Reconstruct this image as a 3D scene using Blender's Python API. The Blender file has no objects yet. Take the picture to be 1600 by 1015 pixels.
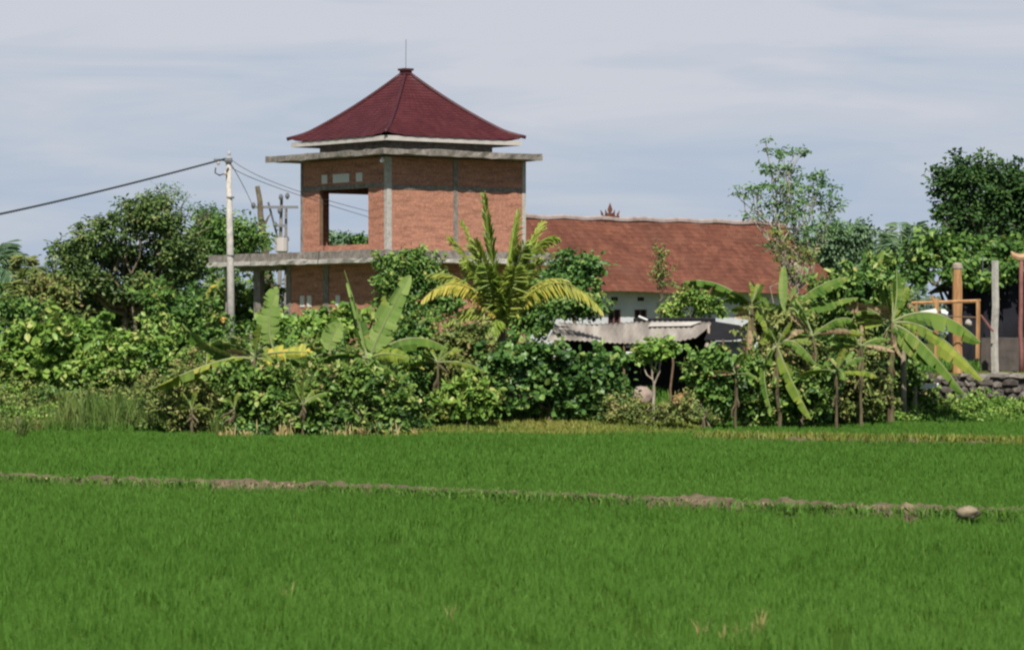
import bpy, math, random
import numpy as np
from mathutils import Matrix, Vector

# ------------------------------------------------------------------ camera, world, sun
C = bpy.context.scene.collection
SC = bpy.context.scene
F = 5250.0            # focal length in pixels of the 1600 px wide photograph
H = 2.75              # eye height above the paddy
HY = 520.0            # horizon row
cam_d = bpy.data.cameras.new("camera"); cam = bpy.data.objects.new("camera", cam_d); C.objects.link(cam)
cam_d.sensor_width = 36.0; cam_d.sensor_fit = 'HORIZONTAL'
cam_d.lens = 36.0 * F / 1600.0
cam_d.shift_y = (HY - 507.5) / 1600.0
cam_d.clip_start = 0.5; cam_d.clip_end = 9000
cam_d.dof.use_dof = True; cam_d.dof.focus_distance = 100; cam_d.dof.aperture_fstop = 4.5
cam.location = (0, 0, H); cam.rotation_euler = (math.radians(90), 0, 0)
SC.camera = cam

SUN_EL, SUN_AZ = 47.0, -2.0      # azimuth from straight behind the camera, + = from the right
w = bpy.data.worlds.new("World"); SC.world = w; w.use_nodes = True
nt = w.node_tree; nt.nodes.clear()
N = nt.nodes.new; L = nt.links.new
out = N("ShaderNodeOutputWorld"); bg = N("ShaderNodeBackground"); bg.inputs[1].default_value = 0.05
sky = N("ShaderNodeTexSky"); sky.sky_type = 'NISHITA'; sky.sun_disc = False
sky.sun_elevation = math.radians(SUN_EL); sky.sun_rotation = math.radians(180 - SUN_AZ)
sky.air_density = 1.0; sky.dust_density = 0.6; sky.ozone_density = 1.5
tc = N("ShaderNodeTexCoord")
mp = N("ShaderNodeMapping"); mp.inputs['Scale'].default_value = (9, 9, 60); mp.inputs['Rotation'].default_value = (0, math.radians(3.5), 0)
L(tc.outputs['Generated'], mp.inputs[0])
n1 = N("ShaderNodeTexNoise"); n1.inputs['Scale'].default_value = 1.0; n1.inputs['Detail'].default_value = 7; n1.inputs['Roughness'].default_value = 0.55
n1.inputs['Distortion'].default_value = 0.6
L(mp.outputs[0], n1.inputs['Vector'])
sep = N("ShaderNodeSeparateXYZ"); L(tc.outputs['Generated'], sep.inputs[0])
mr = N("ShaderNodeMapRange"); mr.inputs[1].default_value = 0.02; mr.inputs[2].default_value = 0.105
mr.inputs[3].default_value = -0.10; mr.inputs[4].default_value = 0.36
L(sep.outputs[2], mr.inputs[0])
ad = N("ShaderNodeMath"); ad.operation = 'ADD'; L(n1.outputs['Fac'], ad.inputs[0]); L(mr.outputs[0], ad.inputs[1])
cr = N("ShaderNodeValToRGB")
cr.color_ramp.elements[0].position = 0.36; cr.color_ramp.elements[0].color = (7.0, 8.5, 11.1, 1)
cr.color_ramp.elements[1].position = 0.80; cr.color_ramp.elements[1].color = (10.3, 10.6, 11.8, 1)
e = cr.color_ramp.elements.new(0.55); e.color = (8.1, 9.2, 11.1, 1)
L(ad.outputs[0], cr.inputs[0])
mx = N("ShaderNodeMix"); mx.data_type = 'RGBA'
clear = N('ShaderNodeMapRange'); clear.inputs[1].default_value = 0.105; clear.inputs[2].default_value = 0.16; clear.inputs[3].default_value = 0.9; clear.inputs[4].default_value = 0.06   # thin cloud low down, clearer sky above
L(sep.outputs[2], clear.inputs[0]); L(clear.outputs[0], mx.inputs[0])
L(sky.outputs[0], mx.inputs[6]); L(cr.outputs[0], mx.inputs[7])
L(mx.outputs[2], bg.inputs[0]); L(bg.outputs[0], out.inputs[0])

sd = bpy.data.lights.new("sun", 'SUN'); sd.energy = 5.0; sd.angle = math.radians(0.6); sd.color = (1.0, 0.95, 0.86)
so = bpy.data.objects.new("sun", sd); C.objects.link(so); so.location = (0, -20, 60)
a_, e_ = math.radians(SUN_AZ), math.radians(SUN_EL)
sun_dir = Vector((math.sin(a_) * math.cos(e_), -math.cos(a_) * math.cos(e_), math.sin(e_)))
so.rotation_euler = (-sun_dir).to_track_quat('-Z', 'Y').to_euler()
SC.view_settings.view_transform = 'Standard'; SC.view_settings.look = 'None'
SC.view_settings.exposure = 0.28; SC.view_settings.gamma = 1.0
SC.render.engine = 'CYCLES'
SC.cycles.filter_width = 2.3
SC.cycles.max_bounces = 6; SC.cycles.diffuse_bounces = 2; SC.cycles.transparent_max_bounces = 8
SC.cycles.use_denoising = True

# ------------------------------------------------------------------ helpers
def W(px, py, Y):
    """world point seen at photo pixel (px,py) at distance Y"""
    return np.array([(px - 800.0) / F * Y, Y, H + (HY - py) / F * Y])

def mesh_obj(name, V, Fc, mat, parent=None, rnd=None, smooth=False, loc=None, mi=None):
    V = np.asarray(V, dtype=np.float32)
    if loc is not None: V = V - np.asarray(loc, dtype=np.float32)
    me = bpy.data.meshes.new(name)
    if isinstance(Fc, np.ndarray):
        k = Fc.shape[1]; M = Fc.shape[0]
        me.vertices.add(len(V)); me.vertices.foreach_set('co', V.ravel())
        me.loops.add(M * k); me.loops.foreach_set('vertex_index', Fc.astype(np.int32).ravel())
        me.polygons.add(M)
        me.polygons.foreach_set('loop_start', np.arange(0, M * k, k, dtype=np.int32))
        me.polygons.foreach_set('loop_total', np.full(M, k, dtype=np.int32))
        me.update(calc_edges=True)
    else:
        me.from_pydata([tuple(map(float, v)) for v in V], [], [tuple(int(i) for i in f) for f in Fc]); me.update()
    if rnd is not None:
        at = me.attributes.new('rnd', 'FLOAT', 'FACE'); at.data.foreach_set('value', np.asarray(rnd, dtype=np.float32))
    for m in (mat if isinstance(mat, (list, tuple)) else [mat]): me.materials.append(m)
    if mi is not None: me.polygons.foreach_set('material_index', np.asarray(mi, dtype=np.int32))
    if smooth: me.polygons.foreach_set('use_smooth', np.ones(len(me.polygons), dtype=bool))
    o = bpy.data.objects.new(name, me); C.objects.link(o)
    if parent is not None: o.parent = parent
    return o

def tag(o, label=None, cat=None, group=None, kind=None):
    if label: o['label'] = label
    if cat: o['category'] = cat
    if group: o['group'] = group
    if kind: o['kind'] = kind
    return o

def thing(name, label, cat, loc, rz=0.0, group=None):
    o = bpy.data.objects.new(name, None); C.objects.link(o); o.empty_display_size = 0.2
    o.location = tuple(float(v) for v in loc); o.rotation_euler = (0, 0, rz)
    return tag(o, label, cat, group)

class MB:
    """mesh builder collecting several shapes of ONE object"""
    def __init__(s): s.V = []; s.Fc = []; s.mi = []; s.n = 0
    def add(s, V, Fc, m=0):
        V = np.asarray(V, float)
        s.V.append(V); s.Fc += [tuple(int(i) + s.n for i in f) for f in Fc]; s.mi += [m] * len(Fc); s.n += len(V); return s
    def box(s, x0, x1, y0, y1, z0, z1, m=0):
        V = [(x, y, z) for z in (z0, z1) for y in (y0, y1) for x in (x0, x1)]
        return s.add(V, [(0, 2, 3, 1), (4, 5, 7, 6), (0, 1, 5, 4), (2, 6, 7, 3), (0, 4, 6, 2), (1, 3, 7, 5)], m)
    def tube(s, P, R, k=6, m=0, cap=True):
        V, Fc = tube(P, R, k, cap); return s.add(V, Fc, m)
    def build(s, name, mat, parent=None, loc=None, smooth=False):
        return mesh_obj(name, np.vstack(s.V), s.Fc, mat, parent, loc=loc, mi=s.mi, smooth=smooth)

def tube(P, R, k=6, cap=True):
    P = np.asarray(P, float); n = len(P); R = np.broadcast_to(np.asarray(R, float), (n,))
    T = np.gradient(P, axis=0); T /= np.linalg.norm(T, axis=1)[:, None] + 1e-9
    V = []
    ref = np.array([0.13, 0.97, 0.2]) if abs(T[0][1]) < 0.8 else np.array([1.0, 0, 0.1])
    for i in range(n):
        a = np.cross(T[i], ref); a /= np.linalg.norm(a) + 1e-9; b = np.cross(T[i], a)
        for j in range(k):
            t = 2 * math.pi * j / k; V.append(P[i] + R[i] * (math.cos(t) * a + math.sin(t) * b))
    Fc = [(i * k + j, i * k + (j + 1) % k, (i + 1) * k + (j + 1) % k, (i + 1) * k + j) for i in range(n - 1) for j in range(k)]
    if cap: Fc += [tuple(range(k))[::-1], tuple((n - 1) * k + j for j in range(k))]
    return V, Fc

def wander(rng, a, b, n=6, amp=0.08):
    a = np.asarray(a, float); b = np.asarray(b, float); t = np.linspace(0, 1, n)[:, None]
    P = a + (b - a) * t; d = np.linalg.norm(b - a)
    P[1:-1] += rng.normal(0, amp * d, (n - 2, 3)) * np.array([1, 1, .4])
    return P

def rough_slab(rng, x0, x1, y0, y1, z0, z1, step=0.3, jit=0.02):
    """box whose rim is slightly uneven, like hand-cast concrete"""
    def line(a, b):
        n = max(2, int(abs(b - a) / step) + 1); return np.linspace(a, b, n)
    ring = []
    for x in line(x0, x1)[:-1]: ring.append((x, y0))
    for y in line(y0, y1)[:-1]: ring.append((x1, y))
    for x in line(x1, x0)[:-1]: ring.append((x, y1))
    for y in line(y1, y0)[:-1]: ring.append((x0, y))
    k = len(ring); ring = np.array(ring)
    V = []
    for z in (z0, z1):
        j = rng.normal(0, jit, (k, 3))
        V.append(np.column_stack([ring, np.full(k, z)]) + j)
    V = np.vstack(V)
    Fc = [(j, (j + 1) % k, k + (j + 1) % k, k + j) for j in range(k)]
    Fc += [tuple(range(k))[::-1], tuple(range(k, 2 * k))]
    return V, Fc

# ------------------------------------------------------------------ materials
KE = .83
def newmat(name):
    m = bpy.data.materials.new(name); m.use_nodes = True; t = m.node_tree
    return m, t, t.nodes['Principled BSDF'], t.nodes['Material Output']

def ramp(t, fac, cols, pos=None):
    r = t.nodes.new("ShaderNodeValToRGB"); el = r.color_ramp.elements
    pos = pos or [i / (len(cols) - 1) for i in range(len(cols))]
    el[0].position = pos[0]; el[0].color = (*cols[0], 1); el[1].position = pos[-1]; el[1].color = (*cols[-1], 1)
    for p, c in zip(pos[1:-1], cols[1:-1]):
        e = el.new(p); e.color = (*c, 1)
    t.links.new(fac, r.inputs[0]); return r.outputs[0]

def leafmat(name, cols, trans=0.25, rough=0.5, pos=None, spec=0.35):
    if name.endswith('leaf') and name != 'rice_leaf': cols = [tuple(1.17 * v for v in c) for c in cols]
    m, t, p, o = newmat(name)
    a = t.nodes.new("ShaderNodeAttribute"); a.attribute_name = 'rnd'
    c = ramp(t, a.outputs['Fac'], cols, pos)
    t.links.new(c, p.inputs['Base Color']); p.inputs['Roughness'].default_value = rough
    p.inputs['Specular IOR Level'].default_value = spec
    tr = t.nodes.new("ShaderNodeBsdfTranslucent"); t.links.new(c, tr.inputs[0])
    mx = t.nodes.new("ShaderNodeMixShader"); mx.inputs[0].default_value = trans
    t.links.new(p.outputs[0], mx.inputs[1]); t.links.new(tr.outputs[0], mx.inputs[2]); t.links.new(mx.outputs[0], o.inputs[0])
    return m

def noisemat(name, cols, scale=3.0, rough=0.85, detail=6, bump=0.0, stretch=(1, 1, 1), pos=None, bscale=None, spec=0.3):
    cols = [tuple(KE * v for v in c) for c in cols]
    m, t, p, o = newmat(name)
    tc = t.nodes.new("ShaderNodeTexCoord"); mp = t.nodes.new("ShaderNodeMapping"); mp.inputs['Scale'].default_value = stretch
    t.links.new(tc.outputs['Object'], mp.inputs[0])
    n = t.nodes.new("ShaderNodeTexNoise"); n.inputs['Scale'].default_value = scale; n.inputs['Detail'].default_value = detail
    n.inputs['Roughness'].default_value = 0.65
    t.links.new(mp.outputs[0], n.inputs['Vector'])
    t.links.new(ramp(t, n.outputs['Fac'], cols, pos or [0.3 + 0.4 * i / (len(cols) - 1) for i in range(len(cols))]), p.inputs['Base Color'])
    p.inputs['Roughness'].default_value = rough; p.inputs['Specular IOR Level'].default_value = spec
    if bump:
        n2 = t.nodes.new("ShaderNodeTexNoise"); n2.inputs['Scale'].default_value = bscale or scale * 6; n2.inputs['Detail'].default_value = 4
        t.links.new(mp.outputs[0], n2.inputs['Vector'])
        b = t.nodes.new("ShaderNodeBump"); b.inputs['Strength'].default_value = bump; b.inputs['Distance'].default_value = 0.03
        t.links.new(n2.outputs['Fac'], b.inputs['Height']); t.links.new(b.outputs[0], p.inputs['Normal'])
    return m

def brickmat(name, c1, c2, cm, stain):
    c1, c2, cm = (tuple(KE * v for v in c) for c in (c1, c2, cm))
    m, t, p, o = newmat(name); nd = t.nodes.new; lk = t.links.new
    tc = nd("ShaderNodeTexCoord"); s = nd("ShaderNodeSeparateXYZ"); lk(tc.outputs['Object'], s.inputs[0])
    a = nd("ShaderNodeMath"); a.operation = 'ADD'; lk(s.outputs[0], a.inputs[0]); lk(s.outputs[1], a.inputs[1])
    cb = nd("ShaderNodeCombineXYZ"); lk(a.outputs[0], cb.inputs[0]); lk(s.outputs[2], cb.inputs[1])
    b = nd("ShaderNodeTexBrick"); b.inputs['Scale'].default_value = 1.0; b.inputs['Brick Width'].default_value = 0.23; b.inputs['Row Height'].default_value = 0.075
    b.inputs['Mortar Size'].default_value = 0.010; b.inputs['Color1'].default_value = (*c1, 1); b.inputs['Color2'].default_value = (*c2, 1); b.inputs['Mortar'].default_value = (*cm, 1)
    lk(cb.outputs[0], b.inputs['Vector'])
    n = nd("ShaderNodeTexNoise"); n.inputs['Scale'].default_value = 1.3; n.inputs['Detail'].default_value = 8; n.inputs['Roughness'].default_value = .7
    mp = nd("ShaderNodeMapping"); mp.inputs['Scale'].default_value = (0.7, 0.7, 4.5); lk(tc.outputs['Object'], mp.inputs[0]); lk(mp.outputs[0], n.inputs['Vector'])
    r = ramp(t, n.outputs['Fac'], [(1.12, 1.10, 1.06), (0.92, .88, .86), stain], [.38, .52, .66])
    mu = nd("ShaderNodeMix"); mu.data_type = 'RGBA'; mu.blend_type = 'MULTIPLY'; mu.inputs[0].default_value = 1
    lk(b.outputs[0], mu.inputs[6]); lk(r, mu.inputs[7])
    n3 = nd("ShaderNodeTexNoise"); n3.inputs['Scale'].default_value = 9; n3.inputs['Detail'].default_value = 3; lk(tc.outputs['Object'], n3.inputs['Vector'])
    r3 = ramp(t, n3.outputs['Fac'], [(.8, .78, .76), (1.1, 1.1, 1.1)], [.35, .65])
    mu2 = nd("ShaderNodeMix"); mu2.data_type = 'RGBA'; mu2.blend_type = 'MULTIPLY'; mu2.inputs[0].default_value = 1
    lk(mu.outputs[2], mu2.inputs[6]); lk(r3, mu2.inputs[7])
    lk(mu2.outputs[2], p.inputs['Base Color']); p.inputs['Roughness'].default_value = .9
    bp = nd("ShaderNodeBump"); bp.inputs['Strength'].default_value = .6; bp.inputs['Distance'].default_value = .01
    lk(b.outputs['Fac'], bp.inputs['Height']); bp.invert = True; lk(bp.outputs[0], p.inputs['Normal'])
    return m

def tilemat(name, cols, spot, rough=0.55):
    cols = [tuple(KE * v for v in c) for c in cols]; spot = tuple(KE * v for v in spot)
    m, t, p, o = newmat(name); nd = t.nodes.new; lk = t.links.new
    tc = nd("ShaderNodeTexCoord")
    n = nd("ShaderNodeTexNoise"); n.inputs['Scale'].default_value = 1.1; n.inputs['Detail'].default_value = 9; n.inputs['Roughness'].default_value = .72
    lk(tc.outputs['Object'], n.inputs['Vector'])
    v = nd("ShaderNodeTexVoronoi"); v.inputs['Scale'].default_value = 4.2; lk(tc.outputs['Object'], v.inputs['Vector'])
    sp = nd("ShaderNodeSeparateColor"); lk(v.outputs['Color'], sp.inputs[0])
    ad = nd("ShaderNodeMath"); ad.operation = 'MULTIPLY_ADD'; ad.inputs[1].default_value = .22; lk(sp.outputs[0], ad.inputs[0]); lk(n.outputs['Fac'], ad.inputs[2])
    c = ramp(t, ad.outputs[0], cols, [0.42 + .42 * i / (len(cols) - 1) for i in range(len(cols))])
    n2 = nd("ShaderNodeTexNoise"); n2.inputs['Scale'].default_value = .55; n2.inputs['Detail'].default_value = 7; lk(tc.outputs['Object'], n2.inputs['Vector'])
    f = ramp(t, n2.outputs['Fac'], [(0, 0, 0), (.5, .5, .5)], [.5, .72])
    mx = nd("ShaderNodeMix"); mx.data_type = 'RGBA'; lk(f, mx.inputs[0]); lk(c, mx.inputs[6]); mx.inputs[7].default_value = (*spot, 1)
    lk(mx.outputs[2], p.inputs['Base Color']); p.inputs['Roughness'].default_value = rough; p.inputs['Specular IOR Level'].default_value = .3
    return m

def plain(name, col, rough=0.7, metal=0, spec=.4):
    col = tuple(KE * v for v in col)
    m, t, p, o = newmat(name); p.inputs['Base Color'].default_value = (*col, 1); p.inputs['Roughness'].default_value = rough
    p.inputs['Metallic'].default_value = metal; p.inputs['Specular IOR Level'].default_value = spec; return m

M = {}
M['rice'] = leafmat('rice_leaf', [(.066, .163, .020), (.084, .196, .026), (.104, .226, .032), (.135, .255, .044)], .35, .6, spec=.15)
M['grass_yellow'] = leafmat('yellow_grass', [(.07, .13, .02), (.16, .22, .035), (.24, .26, .05), (.35, .29, .09)], .25, .6)
M['grass_brown'] = leafmat('brown_weeds', [(.05, .11, .02), (.10, .18, .035), (.16, .21, .05), (.25, .21, .09)], .25, .6)
M['grass_green'] = leafmat('green_grass', [(.05, .13, .02), (.09, .20, .025), (.15, .27, .04)], .25, .6)
M['straw'] = leafmat('dry_straw', [(.25, .2, .07), (.42, .34, .14), (.5, .42, .22)], .2, .7)
M['dk'] = leafmat('dark_leaf', [(.014, .036, .011), (.036, .088, .020), (.075, .16, .036), (.15, .26, .06), (.26, .26, .08)], .15, .42, [0, .32, .62, .88, 1])
M['mix'] = leafmat('mixed_leaf', [(.014, .036, .010), (.045, .10, .020), (.11, .20, .038), (.21, .31, .065), (.34, .27, .12)], .2, .45, [0, .26, .54, .82, 1])
M['md'] = leafmat('mid_leaf', [(.022, .055, .012), (.055, .125, .024), (.105, .20, .04), (.19, .29, .06), (.32, .30, .09)], .2, .45, [0, .3, .62, .88, 1])
M['lt'] = leafmat('light_leaf', [(.035, .085, .016), (.09, .18, .03), (.17, .29, .05), (.27, .36, .08), (.42, .38, .14)], .25, .45, [0, .28, .6, .86, 1])
M['ol'] = leafmat('olive_leaf', [(.035, .055, .015), (.085, .125, .03), (.15, .20, .048), (.23, .25, .07), (.30, .21, .11)], .2, .55)
M['gy'] = leafmat('hazy_green_leaf', [(.06, .11, .06), (.09, .16, .08), (.14, .22, .11), (.2, .28, .15)], .2, .5)  # distance haze is mixed into this greyed leaf colour
M['gyl'] = leafmat('light_grey_green_leaf', [(.045, .11, .04), (.085, .175, .06), (.15, .26, .09), (.23, .33, .13)], .3, .5)
M['ban_dry'] = leafmat('brown_hanging_leaf', [(.14, .09, .05), (.26, .18, .10), (.40, .30, .19)], .2, .8)
M['coco'] = leafmat('young_palm_leaf', [(.07, .13, .02), (.16, .24, .035), (.28, .35, .06), (.42, .42, .10)], .25, .4)
M['coco_yel'] = leafmat('yellow_palm_leaf', [(.10, .17, .03), (.22, .27, .045), (.42, .38, .07), (.55, .42, .10)], .25, .45)
M['bstraw'] = leafmat('bund_straw', [(.12, .09, .045), (.22, .17, .09), (.36, .29, .16)], .1, .8)
M['mixt'] = leafmat('mixed_tree_leaf', [(.018, .036, .012), (.042, .080, .020), (.085, .145, .034), (.16, .20, .06), (.28, .22, .10)], .2, .45, [0, .28, .58, .86, 1])
M['dkt'] = leafmat('dark_crown_leaf', [(.010, .028, .009), (.026, .062, .016), (.055, .115, .028), (.11, .17, .05)], .12, .5, [0, .4, .78, 1], spec=.2)
M['far'] = leafmat('hazy_far_leaf', [(.06, .10, .06), (.09, .14, .08), (.13, .18, .11)], .2, .6)  # lifted, greyed green carries the haze over the horizon wood
M['ban_mid'] = leafmat('mid_banana_leaf', [(.06, .13, .02), (.11, .20, .03), (.19, .28, .05), (.30, .28, .09)], .30, .5, [0, .4, .85, 1])
M['ban'] = leafmat('banana_leaf', [(.038, .085, .014), (.075, .145, .022), (.14, .21, .038), (.28, .25, .08)], .30, .6, [0, .4, .85, 1], spec=.12)
M['ban_pale'] = leafmat('pale_banana_leaf', [(.15, .24, .055), (.21, .31, .08), (.28, .37, .11), (.36, .36, .12)], .30, .6, [0, .45, .88, 1], spec=.12)
M['ban_yel'] = leafmat('yellowing_banana_leaf', [(.20, .26, .04), (.34, .36, .055), (.52, .42, .07), (.6, .42, .09)], .30, .45)
M['ban_lime'] = leafmat('lime_banana_leaf', [(.07, .12, .018), (.14, .20, .028), (.24, .28, .045), (.38, .32, .09)], .30, .6, [0, .4, .82, 1], spec=.12)
M['ban_org'] = leafmat('dry_banana_leaf', [(.30, .18, .05), (.52, .30, .07), (.62, .40, .12)], .25, .6)
M['rib'] = plain('leaf_rib', (.27, .31, .13), .6)
M['pstem'] = noisemat('banana_stem', [(.06, .045, .03), (.14, .11, .06), (.24, .22, .10)], 4, .7, stretch=(1, 1, .3))
M['bark'] = noisemat('bark', [(.10, .08, .05), (.17, .14, .09), (.27, .23, .16)], 5, .9, bump=.5)
M['barkp'] = noisemat('pale_bark', [(.22, .18, .13), (.36, .30, .23), (.5, .44, .36)], 5, .9)
M['brick'] = brickmat('red_brick', (.50, .200, .125), (.60, .255, .165), (.45, .30, .23), (.58, .52, .5))
M['conc'] = noisemat('weathered_concrete', [(.15, .13, .11), (.25, .22, .195), (.38, .34, .30)], 5, .9, bump=.3, bscale=40)
M['concp'] = noisemat('pale_concrete', [(.34, .32, .29), (.50, .47, .43), (.62, .58, .52)], 7, .85, bump=.2, bscale=40)
M['white'] = noisemat('whitewash', [(.52, .53, .56), (.66, .67, .70), (.75, .76, .78)], 1.2, .8)
M['fascia'] = noisemat('fascia_paint', [(.50, .46, .42), (.66, .62, .57)], 2, .7)
M['vent'] = plain('vent_block', (.80, .78, .72), .8)
M['maroon'] = tilemat('maroon_tile', [(.080, .019, .022), (.105, .025, .030), (.135, .037, .040)], (.07, .02, .024), .5)
M['ridge_dark'] = noisemat('dark_ridge_tile', [(.06, .018, .024), (.10, .030, .036)], 4, .5)
M['terra'] = tilemat('terracotta_tile', [(.115, .042, .027), (.175, .062, .038), (.25, .10, .062)], (.12, .065, .045), .9)
M['ridgec'] = noisemat('ridge_mortar', [(.30, .22, .2), (.48, .42, .40)], 3, .9)
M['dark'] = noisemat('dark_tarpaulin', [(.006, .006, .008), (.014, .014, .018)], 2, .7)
M['net'] = noisemat('dark_net', [(.008, .008, .012), (.022, .023, .032)], 1.5, .9)
M['steel'] = plain('dull_steel', (.25, .25, .26), .5, .6)
M['cable'] = plain('cable_rubber', (.10, .11, .13), .7)
M['wood'] = noisemat('orange_timber', [(.28, .14, .06), (.46, .25, .11), (.60, .36, .18)], 4, .8, stretch=(1, 1, .25))
M['woodd'] = noisemat('brown_timber', [(.12, .075, .045), (.24, .16, .1)], 5, .85)
M['rust'] = noisemat('red_painted_steel', [(.20, .08, .07), (.32, .14, .12)], 6, .7)
M['bulb'] = plain('bulb_glass', (.85, .86, .88), .15)
M['cloth'] = plain('white_cloth', (.78, .78, .76), .9)
M['mud'] = noisemat('mud', [(.08, .06, .035), (.15, .12, .07), (.26, .21, .13)], 3.5, .95, bump=.7, bscale=14)
M['pit'] = noisemat('dark_soil', [(.03, .025, .018), (.09, .07, .045)], 3, .95)
M['stone'] = leafmat('wall_stone', [(.06, .05, .045), (.10, .085, .075), (.15, .13, .115), (.27, .24, .21)], 0.0, .9)
M['asb'] = None
M['insul'] = plain('insulator', (.55, .5, .48), .3)

def asbestos():
    m, t, p, o = newmat('fibre_cement_sheet'); nd = t.nodes.new; lk = t.links.new
    tc = nd("ShaderNodeTexCoord"); mp = nd("ShaderNodeMapping"); mp.inputs['Scale'].default_value = (2.2, .35, .35); lk(tc.outputs['Object'], mp.inputs[0])
    n = nd("ShaderNodeTexNoise"); n.inputs['Scale'].default_value = 1.2; n.inputs['Detail'].default_value = 7; lk(mp.outputs[0], n.inputs['Vector'])
    c = ramp(t, n.outputs['Fac'], [(.17, .15, .13), (.26, .23, .20), (.38, .345, .305)], [.36, .5, .66])
    lk(c, p.inputs['Base Color']); p.inputs['Roughness'].default_value = .9; return m
M['asb'] = asbestos()

# ground material: soil and short grass by noise
def groundmat():
    m, t, p, o = newmat('soil_and_grass'); nd = t.nodes.new; lk = t.links.new
    tc = nd("ShaderNodeTexCoord"); s = nd("ShaderNodeSeparateXYZ"); lk(tc.outputs['Object'], s.inputs[0])
    n = nd("ShaderNodeTexNoise"); n.inputs['Scale'].default_value = .9; n.inputs['Detail'].default_value = 8; lk(tc.outputs['Object'], n.inputs['Vector'])
    hi = ramp(t, n.outputs['Fac'], [(.07, .055, .03), (.10, .12, .03), (.09, .17, .03)], [.35, .5, .62])
    lo = ramp(t, n.outputs['Fac'], [(.035, .075, .012), (.05, .10, .016)], [.35, .65])
    mr = nd("ShaderNodeMapRange"); mr.inputs[1].default_value = .005; mr.inputs[2].default_value = .05; lk(s.outputs[2], mr.inputs[0])
    mx = nd("ShaderNodeMix"); mx.data_type = 'RGBA'; lk(mr.outputs[0], mx.inputs[0]); lk(lo, mx.inputs[6]); lk(hi, mx.inputs[7])
    lk(mx.outputs[2], p.inputs['Base Color']); p.inputs['Roughness'].default_value = .95; p.inputs['Specular IOR Level'].default_value = 0; return m
M['ground'] = groundmat()

# ------------------------------------------------------------------ terrain
def sst(t): t = np.clip(t, 0, 1); return t * t * (3 - 2 * t)
EX = [-60, -8.3, -7.4, -3.0, -2.2, 4.4, 6.4, 60]; EY = [91, 91, 87, 87, 88.6, 88.6, 100, 100]
def edge(x): return np.interp(x, EX, EY)
def tz(x, y):
    x = np.asarray(x, float); y = np.asarray(y, float)
    d = y - edge(x)
    wid = np.interp(x, [-60, -8, -3, 5, 7, 60], [10, 10, 13, 18, 12, 12])
    left = 1.5 * sst(d / wid)
    right = .32 * sst(d / 3.0) + 1.18 * sst((y - 103.3) / .4)
    k = sst((x - 9.0) / 1.0)
    h = left * (1 - k) + right * k
    return h + (np.sin(x * 1.7 + y * .6) * .03 + np.sin(y * 1.9 - x * .8) * .03) * sst(d / 2)

def tz1(x, y): return float(tz(x, y))

xs = np.concatenate([-np.geomspace(3000, 32, 24), np.arange(-30, 30.1, .5), np.geomspace(32, 3000, 24)])
ys = np.concatenate([np.linspace(-60, 22, 14), np.arange(24, 130.1, .5), np.geomspace(133, 5000, 34)])
X, Y_ = np.meshgrid(xs, ys); Z = tz(X, Y_)
Vg = np.column_stack([X.ravel(), Y_.ravel(), Z.ravel()]); nx = len(xs); ny = len(ys)
i, j = np.meshgrid(np.arange(nx - 1), np.arange(ny - 1)); b = (j * nx + i).ravel()
g = mesh_obj('ground', Vg, np.column_stack([b, b + 1, b + nx + 1, b + nx]), M['ground'], smooth=True)
tag(g, kind='structure')

# ------------------------------------------------------------------ vegetation engines
def blades(rng, P, h, wd, nb, spread, lean=.35, val=None):
    """tufts of grass blades at the points P"""
    n = len(P); h = np.broadcast_to(h, (n,)); wd = np.broadcast_to(wd, (n,))
    idx = np.repeat(np.arange(n), nb); m = len(idx)
    base = P[idx] + np.column_stack([rng.normal(0, spread, m), rng.normal(0, spread, m), np.full(m, -.01)])
    hh = h[idx] * rng.uniform(.6, 1.15, m); ww = wd[idx] * rng.uniform(.7, 1.3, m)
    az = rng.uniform(0, 2 * np.pi, m); ln = np.abs(rng.normal(0, lean, m))
    d = np.column_stack([np.cos(az), np.sin(az), np.zeros(m)])
    ta = rng.uniform(0, 2 * np.pi, m); s = np.column_stack([np.cos(ta), np.sin(ta), np.zeros(m)])
    mid = base + d * (ln * hh * .35)[:, None]; mid[:, 2] += hh * .6
    tip = base + d * (ln * hh * 1.0)[:, None]; tip[:, 2] += hh * (1.0 - .25 * ln)
    w2 = (ww * .5)[:, None]
    V = np.stack([base - s * w2 * .7, base + s * w2 * .7, mid + s * w2, mid - s * w2, tip + s * w2 * .15, tip - s * w2 * .15], 1).reshape(-1, 3)
    k = np.arange(m) * 6
    Fc = np.vstack([np.column_stack([k, k + 1, k + 2, k + 3]), np.column_stack([k + 3, k + 2, k + 4, k + 5])])
    tv = rng.uniform(0, 1, n) if val is None else val
    rv = np.clip(tv[idx] * .55 + rng.uniform(0, 1, m) * .45, 0, 1)
    return V, Fc, np.concatenate([rv, rv])

def leaves(rng, Cn, axis, nrm, ln, wd):
    m = len(Cn); a = axis / (np.linalg.norm(axis, axis=1)[:, None] + 1e-9)
    s = np.cross(a, nrm); s /= np.linalg.norm(s, axis=1)[:, None] + 1e-9
    nn = np.cross(s, a)
    ln = np.broadcast_to(ln, (m,))[:, None]; wd = np.broadcast_to(wd, (m,))[:, None]
    b = Cn - a * ln * .5; t = Cn + a * ln * .5 - nn * ln * .12
    l = Cn - s * wd * .5 - a * ln * .04 + nn * wd * .12; r = Cn + s * wd * .5 - a * ln * .04 + nn * wd * .12
    l2 = Cn - s * wd * .36 + a * ln * .28; r2 = Cn + s * wd * .36 + a * ln * .28
    V = np.stack([b, l, l2, t, r2, r], 1).reshape(-1, 3); k = np.arange(m) * 6
    Fc = np.vstack([np.column_stack([k, k + 1, k + 2, k + 3]), np.column_stack([k, k + 3, k + 4, k + 5])])
    return V, Fc

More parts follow.
